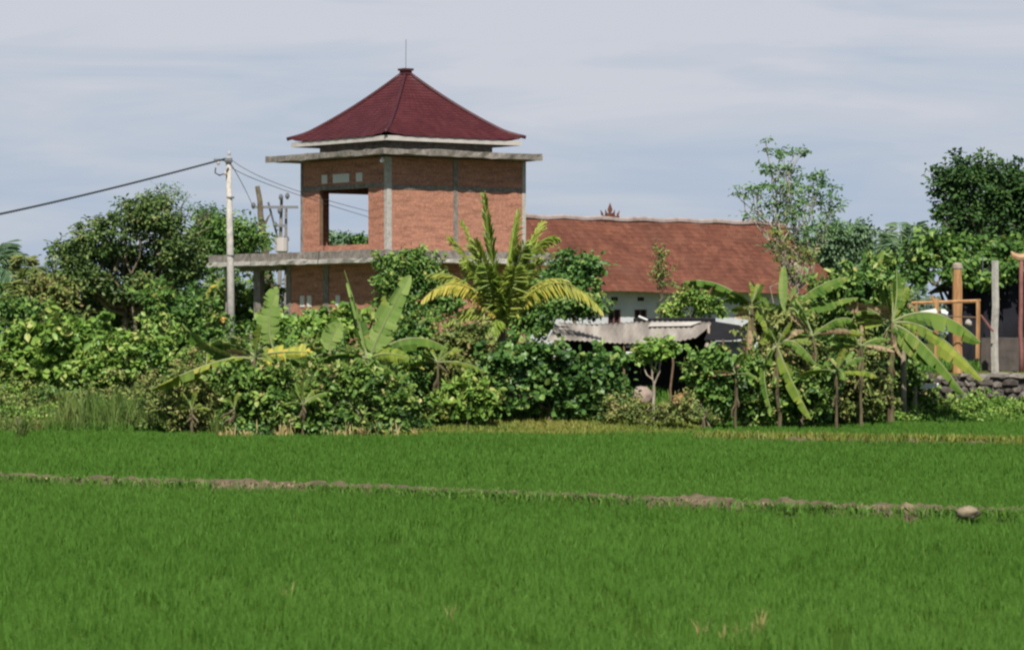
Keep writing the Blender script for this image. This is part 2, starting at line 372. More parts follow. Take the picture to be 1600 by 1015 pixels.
def crown(rng, blobs, nclump, nleaf, cr, ln, wd, up=.7, shell=2.4, flat=.6, rag=.4):
    B = np.array(blobs, float); vol = (B[:, 3] * B[:, 4] * B[:, 5]) ** (2 / 3.); vol /= vol.sum()
    bi = rng.choice(len(B), nclump, p=vol)
    d = rng.normal(0, 1, (nclump, 3)); d /= np.linalg.norm(d, axis=1)[:, None]
    r = rng.uniform(0, 1, nclump) ** (1 / shell) * (1 + rag * rng.uniform(0, 1, nclump) ** 3)
    cc = B[bi, :3] + d * r[:, None] * B[bi, 3:6]
    cv = rng.uniform(0, 1, nclump)
    cs = cr * rng.uniform(.6, 1.3, nclump)
    idx = np.repeat(np.arange(nclump), nleaf); m = len(idx)
    off = rng.normal(0, .5, (m, 3)) * np.array([1, 1, flat]) * cs[idx][:, None]
    P = cc[idx] + off
    ax = off / (cr * .5) + rng.normal(0, .5, (m, 3)) + np.array([0, 0, -.35])
    nr = rng.normal(0, .55, (m, 3)) + np.array([0, -.25, up]) + d[idx] * .5
    sc = rng.uniform(.65, 1.25, m)
    V, Fc = leaves(rng, P, ax, nr, ln * sc, wd * sc)
    rv = np.clip(cv[idx] * .5 + rng.uniform(0, 1, m) * .5, 0, 1)
    return V, Fc, np.concatenate([rv, rv]), cc, bi

def px_blobs(bl, Y, depth=1.0):
    out = []
    for t in bl:
        px, py, rx, ry = t[:4]; dy = t[4] if len(t) > 4 else 0
        p = W(px, py, Y + dy); s = (Y + dy) / F
        out.append((*p, rx * s, max(rx, ry) * s * depth, ry * s))
    return out

SEED = [100]
def plant(name, label, cat, base_px, Y, bl, mat, nclump, nleaf, cr, ln, wd, trunk_r=.06, bark='bark', up=.7,
          shell=2.4, flat=.6, depth=.9, rag=.4, limbs=(), shoots=0, group=None, twigs=14, parts=('trunk', 'crown'), stems=1, gz=None, amp=.05):
    SEED[0] += 1; rng = np.random.default_rng(SEED[0])
    B = px_blobs(bl, Y, depth)
    x0 = (base_px - 800) / F * Y; base = np.array([x0, Y, tz1(x0, Y) - .05 if gz is None else gz])
    root = thing(name, label, cat, base, group=group)
    V, Fc, rv, cc, bi = crown(rng, B, nclump, nleaf, cr, ln, wd, up, shell, flat, rag)
    cen = np.array([b_[:3] for b_ in B]); mid = cen.mean(0)
    mb = MB()
    if shoots:
        Cs = []; As = []
        for q in range(shoots):
            k = rng.integers(len(B)); e = rng.normal(0, 1, 3) * [1, .8, .5] + [0, -.3, 1.0]; e /= np.linalg.norm(e)
            st = cen[k] + e * B[k][3:6] * .5; L_ = rng.uniform(.5, 1.0) * max(.35, B[k][5]) + .25; en = cen[k] + e * B[k][3:6] * .8 + e * L_ * .6 + rng.normal(0, .08, 3)
            Pq = wander(rng, st, en, 8, .04); mb.tube(Pq, np.linspace(.014, .005, 8), 4)
            for i_ in range(2, 8):
                for _ in range(3): Cs.append(Pq[i_] + rng.normal(0, ln * .45, 3)); As.append((en - st) / L_ * .6 + rng.normal(0, .8, 3))
        V2, F2 = leaves(rng, np.array(Cs), np.array(As), rng.normal(0, .5, (len(Cs), 3)) + [0, -.4, .6], ln * rng.uniform(.7, 1.4, len(Cs)), wd * rng.uniform(.7, 1.3, len(Cs)))
        Fc = np.vstack([Fc, F2 + len(V)]); V = np.vstack([V, V2]); c2 = rng.uniform(.35, 1, len(Cs)); rv = np.concatenate([rv, c2, c2])
    low = cen[:, 2].min()
    fork = base + (mid - base) * (.35 if low - base[2] < 1.2 else .55); fork[0] = base[0] + (mid[0] - base[0]) * .3
    for s in range(stems):
        b0 = base + (rng.normal(0, .12, 3) * [1, 1, 0] if s else 0)
        mb.tube(wander(rng, b0, fork, 5, amp), np.linspace(trunk_r, trunk_r * .75, 5), 7)
    for k, c in enumerate(cen):
        P = wander(rng, fork, c, 6, amp * 1.6)
        mb.tube(P, np.linspace(trunk_r * .62, trunk_r * .22, 6), 5)
    for q in rng.choice(len(cc), min(twigs, len(cc)), replace=False):
        st = fork + (cen[bi[q]] - fork) * rng.uniform(.4, 1.0)
        mb.tube(wander(rng, st, cc[q], 4, .08), np.linspace(trunk_r * .28, trunk_r * .08, 4), 4)
    for lb in limbs:
        Pl = [W(a, b, Y + lb[1]) for a, b in lb[2]]; mb.tube(Pl, np.linspace(lb[0], lb[0] * .35, len(Pl)), 6)
    mb.build(parts[0], M[bark], root, loc=base)
    mesh_obj(parts[1], V, Fc, M[mat], root, rnd=rv, loc=base)
    return root

# ------------------------------------------------------------------ banana plants
def bleaf(rng, P0, P1, P2, wd, ang, fold, tear, n=26):
    P0, P1, P2 = (np.asarray(p, float) for p in (P0, P1, P2))
    t = np.linspace(0, 1, n)[:, None]
    P = (1 - t) ** 2 * P0 + 2 * t * (1 - t) * P1 + t ** 2 * P2
    T = np.gradient(P, axis=0); T /= np.linalg.norm(T, axis=1)[:, None]
    Lg = np.linalg.norm(np.diff(P, axis=0), axis=1).sum()
    V = []; Fc = []; rv = []; mi = []
    yv = np.array([0., 1., 0.]); st = 3
    for side in (-1, 1):
        droop = fold; i = st; gap_open = False
        while i < n - 1:
            g = int(rng.integers(1, 5)) if tear > 0 else n
            if rng.uniform() > tear: g = int(rng.integers(3, 8))
            jn = min(n - 1, i + g)
            dr = droop + rng.normal(0, .22) * min(1, tear + .3); shrink = 1 - rng.uniform(0, .52) * tear
            col = rng.uniform(0, 1)
            for q in range(i, jn):
                for w_, (ia, ib) in enumerate((((q, q + 1)),)):
                    vs = []
                    for k, qq in enumerate((ia, ib)):
                        u = (qq - st) / (n - 1 - st)
                        prof = (math.sin(math.pi * min(1, u * .93 + .05)) ** .55) if u < 1 else 0.12
                        hw = wd * .5 * max(prof, .06) * shrink
                        S0 = np.cross(T[qq], yv); S0 /= np.linalg.norm(S0) + 1e-9
                        S = math.cos(ang) * S0 + math.sin(ang) * yv; Nn = np.cross(T[qq], S)
                        if Nn[2] > 0: Nn = -Nn
                        pull = 0
                        if tear and qq == jn and jn < n - 1: pull = -.55
                        if tear and qq == i: pull = .1
                        e1 = S * side * math.cos(dr * .6) + Nn * math.sin(dr * .6)
                        e2 = S * side * math.cos(dr * 1.2) + Nn * math.sin(dr * 1.2)
                        tt = T[qq] * (Lg / n)
                        m1 = P[qq] + e1 * hw * .5; m2 = m1 + e2 * hw * .5 + tt * pull + T[qq] * hw * .18
                        vs.append((P[qq], m1, m2))
                    b0 = len(V)
                    V += [vs[0][0], vs[0][1], vs[0][2], vs[1][0], vs[1][1], vs[1][2]]
                    Fc += [(b0, b0 + 1, b0 + 4, b0 + 3), (b0 + 1, b0 + 2, b0 + 5, b0 + 4)]
                    c_ = float(np.clip(col * .6 + rng.uniform(0, .4) + .15 * (u - .5), 0, 1)); rv += [c_, c_]; mi += [0, 0]
            i = jn
    R = np.linspace(.032, .007, n) * (wd / .5) ** .5
    tv, tf = tube(P, R, 5, False); b0 = len(V); V += list(tv); Fc += [tuple(a + b0 for a in f) for f in tf]; rv += [.6] * len(tf); mi += [1] * len(tf)
    return V, Fc, rv, mi

def banana(label, base_px, Y, top, lv, stem_r=.10, seed=1, group='banana plants along the field edge', name='banana_plant', gz=None, cat='banana plant', extra=0, exl=1.6, exm=('ban', 'ban_lime')):
    rng = np.random.default_rng(seed)
    x0 = (base_px - 800) / F * Y; base = np.array([x0, Y, tz1(x0, Y) - .05 if gz is None else gz])
    root = thing(name, label, cat, base, group=group)
    tp = W(top[0], top[1], Y)
    mb = MB(); mb.tube(wander(rng, base, tp, 6, .012), np.linspace(stem_r, stem_r * .6, 6), 9)
    for k in range(4):   # dry leaf sheaths hanging at the stem
        a = base + (tp - base) * rng.uniform(.6, .97); b_ = a + np.array([rng.normal(0, .12), rng.normal(-.1, .1), -rng.uniform(.15, .3) * (tp - base)[2]])
        mb.tube(wander(rng, a, b_, 4, .05), [.035, .045, .03, .01], 4)
    mb.build('pseudostem', M['pstem'], root, loc=base)
    for k in range(extra):
        az = rng.uniform(0, 2 * np.pi); el = rng.uniform(.1, 1.25); l_ = exl * rng.uniform(.6, 1.1)
        d = np.array([math.cos(az) * math.cos(el), math.sin(az) * math.cos(el) * .8, math.sin(el)]); p1 = tp + d * l_ * .62
        p2 = p1 + np.array([d[0] * .6, d[1] * .6, d[2] * .35 - .45 + .3 * (el > .9)]) * l_ * .6
        V, Fc, rv, mi = bleaf(rng, tp, p1, p2, l_ * rng.uniform(.24, .34), rng.uniform(.3, 1.2), rng.uniform(.4, .9), .5)
        mesh_obj('leaf', V, Fc, [M[exm[k % len(exm)]], M['rib']], root, rnd=rv, loc=base, mi=mi)
    for q in lv:
        (x0, y0), (x1, y1), (x2, y2), wd, mt, ang, fold, tear = q[:8]
        dy = q[8] if len(q) > 8 else rng.uniform(-.5, .3)
        wd *= 1.12 + .55 * ang * (wd > .25)
        V, Fc, rv, mi = bleaf(rng, W(x0, y0, Y), W(x1, y1, Y + dy * .4), W(x2, y2, Y + dy), wd, ang, fold, min(.95, tear + .32 * (tear > 0)))
        o = mesh_obj('leaf', V, Fc, [M[mt], M['rib']], root, rnd=rv, loc=base, mi=mi)
        if len(q) > 9: o['label'] = q[9]
    return root

# ------------------------------------------------------------------ the two-storey brick house
AL = math.radians(37.5); ca, sa = math.cos(AL), math.sin(AL)
HO = np.array([(605 - 800) / F * 125, 125.0, 0.0])
GZ = 1.45
A, B_, T_ = 6.49, 5.71, .16
house = thing('brick_house', 'unfinished two-storey red brick house with maroon hipped roof and concrete canopy slabs', 'house', (HO[0], HO[1], GZ), AL)
def hz(z): return z - GZ
rng = np.random.default_rng(5)
zl, zu = 5.75, 9.31         # floor level of the upper storey, underside of the canopy slab
# walls of the upper storey: left (u=0), right (v=0), back left (v=B), back right (u=A)
wz0, wz1 = 6.08, 8.2
v0, v1 = 1.22, 4.5
mb = MB()
mb.box(0, T_, T_, v0, hz(zl), hz(zu)); mb.box(0, T_, v1, B_, hz(zl), hz(zu))
mb.box(0, T_, v0, v1, hz(zl), hz(wz0)); mb.box(0, T_, v0, v1, hz(wz1), hz(zu))
mb.build('upper_wall', M['brick'], house)
mb = MB(); mb.box(0, A, 0, T_, hz(zl), hz(zu)); mb.build('upper_wall', M['brick'], house)
mb = MB()
mb.box(T_, 1.18, B_ - T_, B_, hz(zl), hz(zu)); mb.box(3.9, A, B_ - T_, B_, hz(zl), hz(zu))
mb.box(1.18, 3.9, B_ - T_, B_, hz(zl), hz(wz0)); mb.box(1.18, 3.9, B_ - T_, B_, hz(8.15), hz(zu))
mb.build('upper_wall', M['brick'], house)
mb = MB(); mb.box(A - T_, A, T_, B_ - T_, hz(zl), hz(zu)); mb.build('upper_wall', M['brick'], house)
# concrete frame
def col(x0, x1, y0, y1, z0, z1, mat='conc', nm='column', lab=None):
    V, Fc = rough_slab(rng, x0, x1, y0, y1, hz(z0), hz(z1), .2, .006)
    o = mesh_obj(nm, V, Fc, M[mat], house)
    if lab: o['label'] = lab
col(-.02, .20, -.02, .18, zl, zu, 'concp', lab='pale concrete corner column')
col(3.06, 3.27, -.025, .1, zl, zu)
col(A - .15, A + .025, -.025, .15, zl, zu, 'concp')
col(-.025, .1, B_ - .12, B_ + .02, zl, zu)
col(.22, A - .17, -.018, .05, 8.12, 8.28, 'conc', 'beam')
col(-.03, .08, .19, B_ - .13, 8.19, 8.34, 'conc', 'beam')
# window frame timber (dark) and vents above it
mb = MB()
mb.box(.02, .14, v1 - .06, v1 - .003, hz(wz0 + .003), hz(wz1 - .003)); mb.build('window_jamb', M['woodd'], house)
for px, wpx in ((502, 9), (530, 27), (560, 10)):
    vc = (605 - px) / 41.2 / sa; dv = wpx / 41.2 / sa * .5
    mb = MB(); mb.box(-.03, .05, vc - dv, vc + dv, hz(8.39 + (.05)), hz(8.39 + .38))
    mb.build('vent_block', M['vent'], house)
# canopy slab, set-back attic wall, lower slab
V, Fc = rough_slab(rng, -.79, A + .12, -.92, B_ + 1.35, hz(9.34), hz(9.56), .35, .018)
mesh_obj('canopy_slab', V, Fc, M['conc'], house)['label'] = 'rough concrete canopy slab under the roof'
uc, vc, hr, ha = 3.12, 3.16, 3.23, 2.38
mb = MB(); mb.box(uc - ha, uc + ha, vc - ha, vc + ha, hz(9.54), hz(9.98)); mb.build('attic_wall', M['conc'], house)
# roof
apex = 12.80; ez = 10.08
def hip_pt(f, corner, n=1.0):
    """f=0 apex, 1 eave; concave profile"""
    h = hr * f; z = apex - (apex - ez) * (f * 1.27 - .27 * f * f) + (.13 * max(0, f - .85) / .15 if n else 0)
    return np.array([uc + corner[0] * h, vc + corner[1] * h, hz(z)])
cs = [(-1, -1), (1, -1), (1, 1), (-1, 1)]
for s in range(4):
    V = []; Fc = []; rows = 24; cols = 22; c0, c1 = cs[s], cs[(s + 1) % 4]
    f0 = .035
    for r in range(rows):
        fa = f0 + (1 - f0) * r / rows; fb = f0 + (1 - f0) * (r + 1) / rows
        for lift, ff in ((0.0, fa), (.035, fb)):
            for c in range(cols + 1):
                k = c / cols; a = hip_pt(ff, c0, 0); b = hip_pt(ff, c1, 0); p = a + (b - a) * k
                ed = abs(2 * k - 1) ** 6 * .14 * max(0, ff - .7) / .3
                p[2] += ed + lift + .010 * math.cos(c * math.pi); V.append(p)
        b0 = r * 2 * (cols + 1)
        for c in range(cols):
            Fc.append((b0 + c, b0 + c + 1, b0 + cols + 1 + c + 1, b0 + cols + 1 + c))
            if r < rows - 1:
                Fc.append((b0 + cols + 1 + c, b0 + cols + 1 + c + 1, b0 + 2 * (cols + 1) + c + 1, b0 + 2 * (cols + 1) + c))
    mesh_obj('roof_slope', V, Fc, M['maroon'], house)
for c in cs:
    P = [hip_pt(f, c) + np.array([0, 0, .05]) for f in np.linspace(.03, 1.02, 16)]
    V, Fc = tube(P, .07, 7); mesh_obj('hip_ridge', V, Fc, M['ridge_dark'], house, smooth=True)
mb = MB(); mb.box(uc - .17, uc + .17, vc - .17, vc + .17, hz(apex - .12), hz(apex + .04)); mb.box(uc - .22, uc + .22, vc - .22, vc + .22, hz(apex + .04), hz(apex + .12))
mb.build('ridge_cap', M['maroon'], house)
V, Fc = tube([(uc, vc, hz(apex + .1)), (uc + .01, vc, hz(apex + 1.25))], .012, 5); mesh_obj('lightning_rod', V, Fc, M['steel'], house)
mb = MB(); g_ = hr - .05
for s in range(4):
    pass
mb.box(uc - g_, uc + g_, vc - g_, vc - g_ + .04, hz(9.92), hz(10.1)); mb.box(uc - g_, uc + g_, vc + g_ - .04, vc + g_, hz(9.92), hz(10.1))
mb.box(uc - g_, uc - g_ + .04, vc - g_ + .04, vc + g_ - .04, hz(9.92), hz(10.1)); mb.box(uc + g_ - .04, uc + g_, vc - g_ + .04, vc + g_ - .04, hz(9.92), hz(10.1))
mb.build('fascia', M['fascia'], house)
mb = MB(); mb.box(uc - g_ + .045, uc + g_ - .045, vc - g_ + .045, vc + g_ - .045, hz(9.985), hz(10.02)); mb.build('soffit', M['fascia'], house)
# lower slab with pale nosing, set-back rubble upstand
V, Fc = rough_slab(rng, -.92, A + .75, -.95, 11.2, hz(5.36), hz(5.52), .3, .018); mesh_obj('floor_slab', V, Fc, M['concp'], house)
V, Fc = rough_slab(rng, -.80, A + .6, -.83, 11.1, hz(5.521), hz(5.82), .25, .016); mesh_obj('slab_upstand', V, Fc, M['conc'], house)
# lower storey
mb = MB(); mb.box(0, T_, T_, 6.75, 0, hz(5.36)); mb.build('lower_wall', M['brick'], house)
mb = MB(); mb.box(0, A, 0, T_, 0, hz(5.36)); mb.build('lower_wall', M['brick'], house)
mb = MB(); mb.box(T_, A, 6.6, 6.75, 0, hz(5.36)); mb.build('lower_wall', M['brick'], house)
mb = MB(); mb.box(A - T_, A, T_, 6.6, 0, hz(5.36)); mb.build('lower_wall', M['brick'], house)
def lowcol(px, wpx, z0, z1, mat='conc', u=-.03, d=.2):
    v_ = (605 - px) / 40.9 / sa; dv = wpx / 40.9 / sa * .5
    col(u, u + d, v_ - dv, v_ + dv, z0, z1, mat)
lowcol(505, 9, GZ, 5.36); lowcol(441, 8, GZ, 5.36)
for px in (465, 477, 525):
    v_ = (605 - px) / 40.9 / sa; mb = MB(); mb.box(-.03, .05, v_ - .14, v_ + .14, hz(3.75), hz(4.18)); mb.build('vent_block', M['vent'], house)
col(-.08, .15, 8.5, 8.95, GZ, 5.18, 'conc'); col(-.1, .15, 6.9, 9.9, 5.18, 5.358, 'conc', 'beam')
col(-.2, .25, 8.4, 9.05, GZ, 3.1, 'concp', 'column_base')
col(-.1, .12, 10.75, 11.0, GZ, 5.358, 'conc'); col(2.9, 3.1, 10.8, 11.0, GZ, 5.358, 'conc')
# bulbs under the slabs
def bulb(parent, p, r=.055, cord=.12):
    V = []; Fc = []; k = 8; m = 6
    prof = [(0, -1), (.7, -.75), (1, -.1), (.85, .45), (.4, .95), (.3, 1.3), (0.0, 1.32)]
    mb = MB()
    for (rr, zz) in prof:
        for q in range(k): V.append((p[0] + rr * r * math.cos(q * 2 * math.pi / k), p[1] + rr * r * math.sin(q * 2 * math.pi / k), p[2] + zz * r))
    for a in range(len(prof) - 1):
        for q in range(k): Fc.append((a * k + q, a * k + (q + 1) % k, (a + 1) * k + (q + 1) % k, (a + 1) * k + q))
    mb.add(V, Fc, 0); mb.tube([(p[0], p[1], p[2] + r * 1.2), (p[0], p[1], p[2] + r * 1.2 + cord)], .02, 5, 1)
    return mb.build('light_bulb', [M['bulb'], M['cable']], parent)
bulb(house, (-.55, -.45, hz(9.13)), .085)
bulb(house, (-.60, -.3, hz(5.12)), .10)
bulb(house, (-.70, 10.7, hz(5.12)), .09)

# ------------------------------------------------------------------ long house with terracotta roof
LO = np.array([-3.27, 134.1, 0]); LL = 18.9; RW = 3.77; zr, ze = 7.42, 4.39
lh = thing('long_house', 'long low white house with weathered terracotta gable roof and small crown ornament on its ridge', 'house', (LO[0], LO[1], GZ), AL)
for sgn, nm in ((-1, 'roof_slope'), (1, 'roof_slope')):
    V = []; Fc = []; rows = 18; cols = 90
    for r in range(rows):
        for lift, ff in ((0, r / rows), (.016, (r + 1) / rows)):
            for c in range(cols + 1):
                zz = zr + (ze - zr) * ff + lift + .008 * math.cos(c * math.pi) + .03 * math.sin(c * .21 + 1)
                V.append((LL * c / cols, sgn * RW * ff, hz(zz)))
        b0 = r * 2 * (cols + 1)
        for c in range(cols):
            Fc.append((b0 + c, b0 + c + 1, b0 + cols + 2 + c, b0 + cols + 1 + c))
            if r < rows - 1: Fc.append((b0 + cols + 1 + c, b0 + cols + 2 + c, b0 + 2 * cols + 3 + c, b0 + 2 * cols + 2 + c))
    mesh_obj(nm, V, Fc, M['terra'], lh)
V, Fc = tube([(x, 0, hz(zr + .06 + .03 * math.sin(x * 3))) for x in np.linspace(-.05, LL + .05, 40)], .12, 7); mesh_obj('ridge_cap', V, Fc, M['ridgec'], lh)
mb = MB()
for sx in (LL + .0,):
    mb.tube([(sx, 0, hz(zr + .03)), (sx, -RW, hz(ze + .04))], .07, 5); mb.tube([(sx, 0, hz(zr + .03)), (sx, RW, hz(ze + .04))], .07, 5)
mb.build('verge', M['terra'], lh)
# ridge ornament: stepped crown with upturned horns
uo = 9.26
mb = MB()
def diamond(x, z0, z1, r, lean=0):
    V = [(x, -.06, z0), (x - r, 0, z0 + .35 * (z1 - z0)), (x, .06, z0), (x + r, 0, z0 + .35 * (z1 - z0)), (x + lean, 0, z1)]
    mb.add(V, [(0, 3, 4), (3, 2, 4), (2, 1, 4), (1, 0, 4), (0, 1, 2, 3)])
z0 = hz(zr + .15)
mb.box(uo - .45, uo + .45, -.07, .07, z0 - .08, z0 + .05); mb.box(uo - .22, uo + .22, -.06, .06, z0 + .05, z0 + .16)
diamond(uo, z0 + .14, z0 + .60, .14); diamond(uo - .2, z0 + .05, z0 + .33, .07, -.06); diamond(uo + .2, z0 + .05, z0 + .33, .07, .06)
diamond(uo - .42, z0 + .03, z0 + .3, .07, -.1); diamond(uo + .42, z0 + .03, z0 + .3, .07, .1)
mb.build('ridge_ornament', M['terra'], lh)
# walls: front wall with window openings
fw = -(RW - .75)
def u_at(px, v):   # u coordinate on the line v whose image column is px
    k = (px - 800) / F; return (k * (LO[1] + v * ca) - LO[0] + v * sa) / (ca - k * sa)
z_e = 4.8
wins = []
for px in (960, 1001, 1196): wins.append(u_at(px, fw))
mb = MB(); cur = .2; wz = (2.75, 3.7)
for uo_ in wins[:2]:
    a, b = uo_ - .33, uo_ + .33
    mb.box(cur, a, fw, fw + .15, 0, hz(z_e)); mb.box(a, b, fw, fw + .15, 0, hz(wz[0])); mb.box(a, b, fw, fw + .15, hz(wz[1]), hz(z_e)); cur = b
mb.box(cur, LL - .3, fw, fw + .15, 0, hz(z_e)); mb.build('front_wall', M['white'], lh)
mb = MB(); mb.add([(LL - .3, fw, 0), (LL - .3, -fw, 0), (LL - .3, -fw, hz(ze + .35)), (LL - .3, 0, hz(zr - .12)), (LL - .3, fw, hz(ze + .35)),
                   (LL - .45, fw + .15, 0), (LL - .45, -fw, 0), (LL - .45, -fw, hz(ze + .35)), (LL - .45, 0, hz(zr - .12)), (LL - .45, fw + .15, hz(ze + .35))],
                  [(0, 1, 2, 3, 4), (9, 8, 7, 6, 5)]); mb.build('gable_wall', M['white'], lh)
mb = MB(); mb.box(.2, LL - .3, -fw - .15, -fw, 0, hz(z_e)); mb.build('back_wall', M['white'], lh)
mb = MB(); mb.add([(.2, fw, 0), (.2, -fw, 0), (.2, -fw, hz(ze + .35)), (.2, 0, hz(zr - .12)), (.2, fw, hz(ze + .35))], [(0, 1, 2, 3, 4)]); mb.build('gable_wall', M['white'], lh)
for uo_ in wins[:2]:
    mb = MB(); mb.box(uo_ - .32, uo_ + .32, fw + .08, fw + .11, hz(wz[0]) + .01, hz(wz[1]) - .01); pane = mb.build('window_pane', M['dark'], lh)
    mb = MB()
    for (a, b, c, d) in ((-.33, -.28, 0, 1), (.28, .33, 0, 1), (-.02, .02, 0, 1)): mb.box(uo_ + a, uo_ + b, fw + .02, fw + .075, hz(wz[0]) + .005, hz(wz[1]) - .005)
    pane.parent = mb.build('window_frame', M['rust'], lh)
for uo_ in wins:
    mb = MB()
    for q in range(3): mb.box(uo_ - .16 + q * .115, uo_ - .07 + q * .115, fw - .02, fw + .02, hz(4.05), hz(4.2))
    mb.build('vent_slot', M['dark'], lh)

# ------------------------------------------------------------------ utility pole, its cables, far transformer poles
PY = 105.0; pb = W(362, 515, PY); pt = W(357, 246, PY); gzp = tz1(pb[0], PY)
pole = thing('utility_pole', 'pale grey concrete utility pole left of the brick house, carrying the thick cable', 'utility pole', (pb[0], PY, gzp))
lp = (pb[0], PY, gzp)
base = np.array([pb[0] + .02, PY, gzp - .1])
V, Fc = tube([base, base * .5 + pt * .5, pt], [.135, .115, .085], 10); mesh_obj('shaft', V, Fc, M['concp'], pole, loc=lp, smooth=True)
mb = MB(); mb.box(pt[0] - .45, pt[0] + .12, PY - .16, PY - .09, pt[2] - .12, pt[2] - .05); mb.box(pt[0] - .11, pt[0] + .11, PY - .14, PY + .12, pt[2] - .16, pt[2] - .02)
mb.build('bracket', M['steel'], pole, loc=lp)
mb = MB(); mb.tube([W(337, 262, PY - .12), W(336, 270, PY - .12), W(343, 274, PY - .12), W(352, 271, PY - .12), W(357, 262, PY - .12)], .025, 5); mb.build('cable_loop', M['cable'], pole, loc=lp)
for p in (W(352, 275, PY - .15), W(341, 259, PY - .15), W(358, 244, PY)):
    mb = MB(); mb.tube([p, p + [0, 0, .05], p + [0, 0, .06], p + [0, 0, .11], p + [0, 0, .12], p + [0, 0, .17]], [.035, .035, .06, .06, .035, .02], 8); mb.build('insulator', M['insul'], pole, loc=lp)
mb = MB(); c0 = W(360, 310, PY); mb.tube([c0, c0 + [0, 0, .05]], .125, 10); mb.build('clamp_band', M['steel'], pole, loc=lp); mb = MB(); c0 = W(361, 400, PY); mb.tube([c0, c0 + [0, 0, .04]], .135, 10); mb.build('clamp_band', M['steel'], pole, loc=lp)
def cable(label, pts, r, name='power_cable', twist=0, group=None, n=40):
    P = np.array([W(*p) for p in pts]); t = np.linspace(0, len(P) - 1, n); k = np.arange(len(P))
    # smooth interpolation through the points
    if len(P) == 3:
        s = t / 2; L0 = ((s - .5) * (s - 1) / .5)[:, None]; L1 = (s * (s - 1) / -.25)[:, None]; L2 = (s * (s - .5) / .5)[:, None]
        Q = L0 * P[0] + L1 * P[1] + L2 * P[2]
    else: Q = np.stack([np.interp(t, k, P[:, i]) for i in range(3)], 1)
    mb = MB()
    if twist:
        for ph in (0, 2.1, 4.2):
            a = np.linspace(0, twist * 2 * np.pi, n) + ph
            mb.tube(Q + np.stack([np.cos(a) * 0, np.cos(a), np.sin(a)], 1) * r * .9, r * .75, 5)
    else: mb.tube(Q, r, 4)
    lc = Q[0]; o = mb.build(name, M['cable'], None, loc=lc); o.location = lc; return tag(o, label, 'cable', group)
cable('thick twisted power cable rising from the left edge to the pole top', [(-260, 377, 80), (20, 330, 92), (352, 248, 104.9)], .022, twist=46, n=330)
cable('thin wire from the pole top towards the brick house, upper of two', [(360, 248, 105.1), (470, 300, 122), (640, 345, 150)], .011)
cable('thin wire from the pole top towards the brick house, lower of two', [(360, 254, 105.1), (430, 292, 116), (620, 352, 150)], .011)
cable('thin wire dropping steeply from the pole top to the far crossarm', [(362, 258, 105.2), (385, 300, 140), (396, 325, 176)], .013)
FY = 180.0
fp = thing('transformer_pole', 'far pair of pale poles with crossarms and insulators beyond the lower slab', 'utility pole', (W(440, 420, FY)[0], FY, 1.5))
lf = tuple(fp.location); mb = MB()
mb.tube([W(434, 560, FY), W(440, 308, FY)], [.13, .08], 7); mb.build('shaft', M['conc'], fp, loc=lf)
mb = MB(); mb.tube([W(446, 560, FY + .5), W(447, 325, FY + .5)], [.10, .07], 7); mb.build('shaft', M['conc'], fp, loc=lf)
for y_, x0_, x1_ in ((324, 396, 466), (353, 430, 449), (375, 427, 452)):
    mb = MB(); p, q = W(x0_, y_, FY - .2), W(x1_, y_ + 1, FY - .2); mb.box(p[0], q[0], FY - .3, FY - .18, p[2] - .06, p[2] + .08); mb.build('crossarm', M['steel'], fp, loc=lf)
for x_, y_ in ((439, 309), (449, 307), (437, 330), (396, 322), (430, 352), (448, 374)):
    p = W(x_, y_, FY - .25); mb = MB(); mb.tube([p - [0, 0, .15], p, p + [0, 0, .12], p + [0, 0, .2]], [.05, .13, .11, .04], 7); mb.build('insulator', M['steel'], fp, loc=lf)
p = W(440, 380, FY - .4); mb = MB(); mb.tube([p - [0, 0, .5], p - [0, 0, .42], p + [0, 0, .25], p + [0, 0, .3]], [.2, .36, .36, .2], 12); mb.build('transformer', M['insul'], fp, loc=lf)
mb = MB(); p = W(434, 374, FY); mb.tube([W(419, 316, FY), W(434, 372, FY)], .06, 5); mb.build('brace', M['steel'], fp, loc=lf)

# leaning dead trunk behind the lower slab
DY = 142.0; r_ = np.random.default_rng(3)
o = MB().tube(wander(r_, W(424, 470, DY), W(402, 291, DY), 9, .008), np.linspace(.2, .10, 9), 7)
for a, b in (((417, 375), (399, 345)), ((414, 350), (424, 333)), ((410, 325), (404, 312))):
    o.tube(wander(r_, W(*a, DY), W(*b, DY), 4, .05), [.07, .05, .04, .02], 5)
lc = W(424, 560, DY); o = o.build('dead_trunk', M['bark'], None, loc=lc); o.location = lc
tag(o, 'bare dark dead trunk leaning left behind the lower concrete slab', 'dead tree')

# ------------------------------------------------------------------ animal shed with fibre-cement roof
SY = 98.0
sb = W(985, 600, SY); sg = tz1(sb[0], SY)
shed = thing('shed', 'low open shed with sagging grey corrugated roof and black tarpaulin, behind the bushes', 'shed', (sb[0], SY, sg))
ls = tuple(shed.location)
nx_, ny_ = 150, 8; V = []
for jj in range(ny_ + 1):
    v = jj / ny_
    for ii in range(nx_ + 1):
        u = ii / nx_
        fx = 855 + (1090 - 855) * u; fy = 531 + 4.5 * math.sin(min(1, u / .82) * math.pi * .55) - (9 * ((u - .8) / .2) ** 1.6 if u > .8 else 0)
        bx = 874 + (1116 - 874) * u; by = 503.5 + 1.5 * math.sin(u * 6) - .8 * u
        pf = W(fx, fy, SY - .9); pk = W(bx, by, SY + .9)
        p = pf + (pk - pf) * v; p[2] += .018 * math.cos(ii * 2 * math.pi / 5) + .02 * math.sin(u * 9 + v * 3); V.append(p)
Fc = [(a * (nx_ + 1) + b, a * (nx_ + 1) + b + 1, (a + 1) * (nx_ + 1) + b + 1, (a + 1) * (nx_ + 1) + b) for a in range(ny_) for b in range(nx_)]
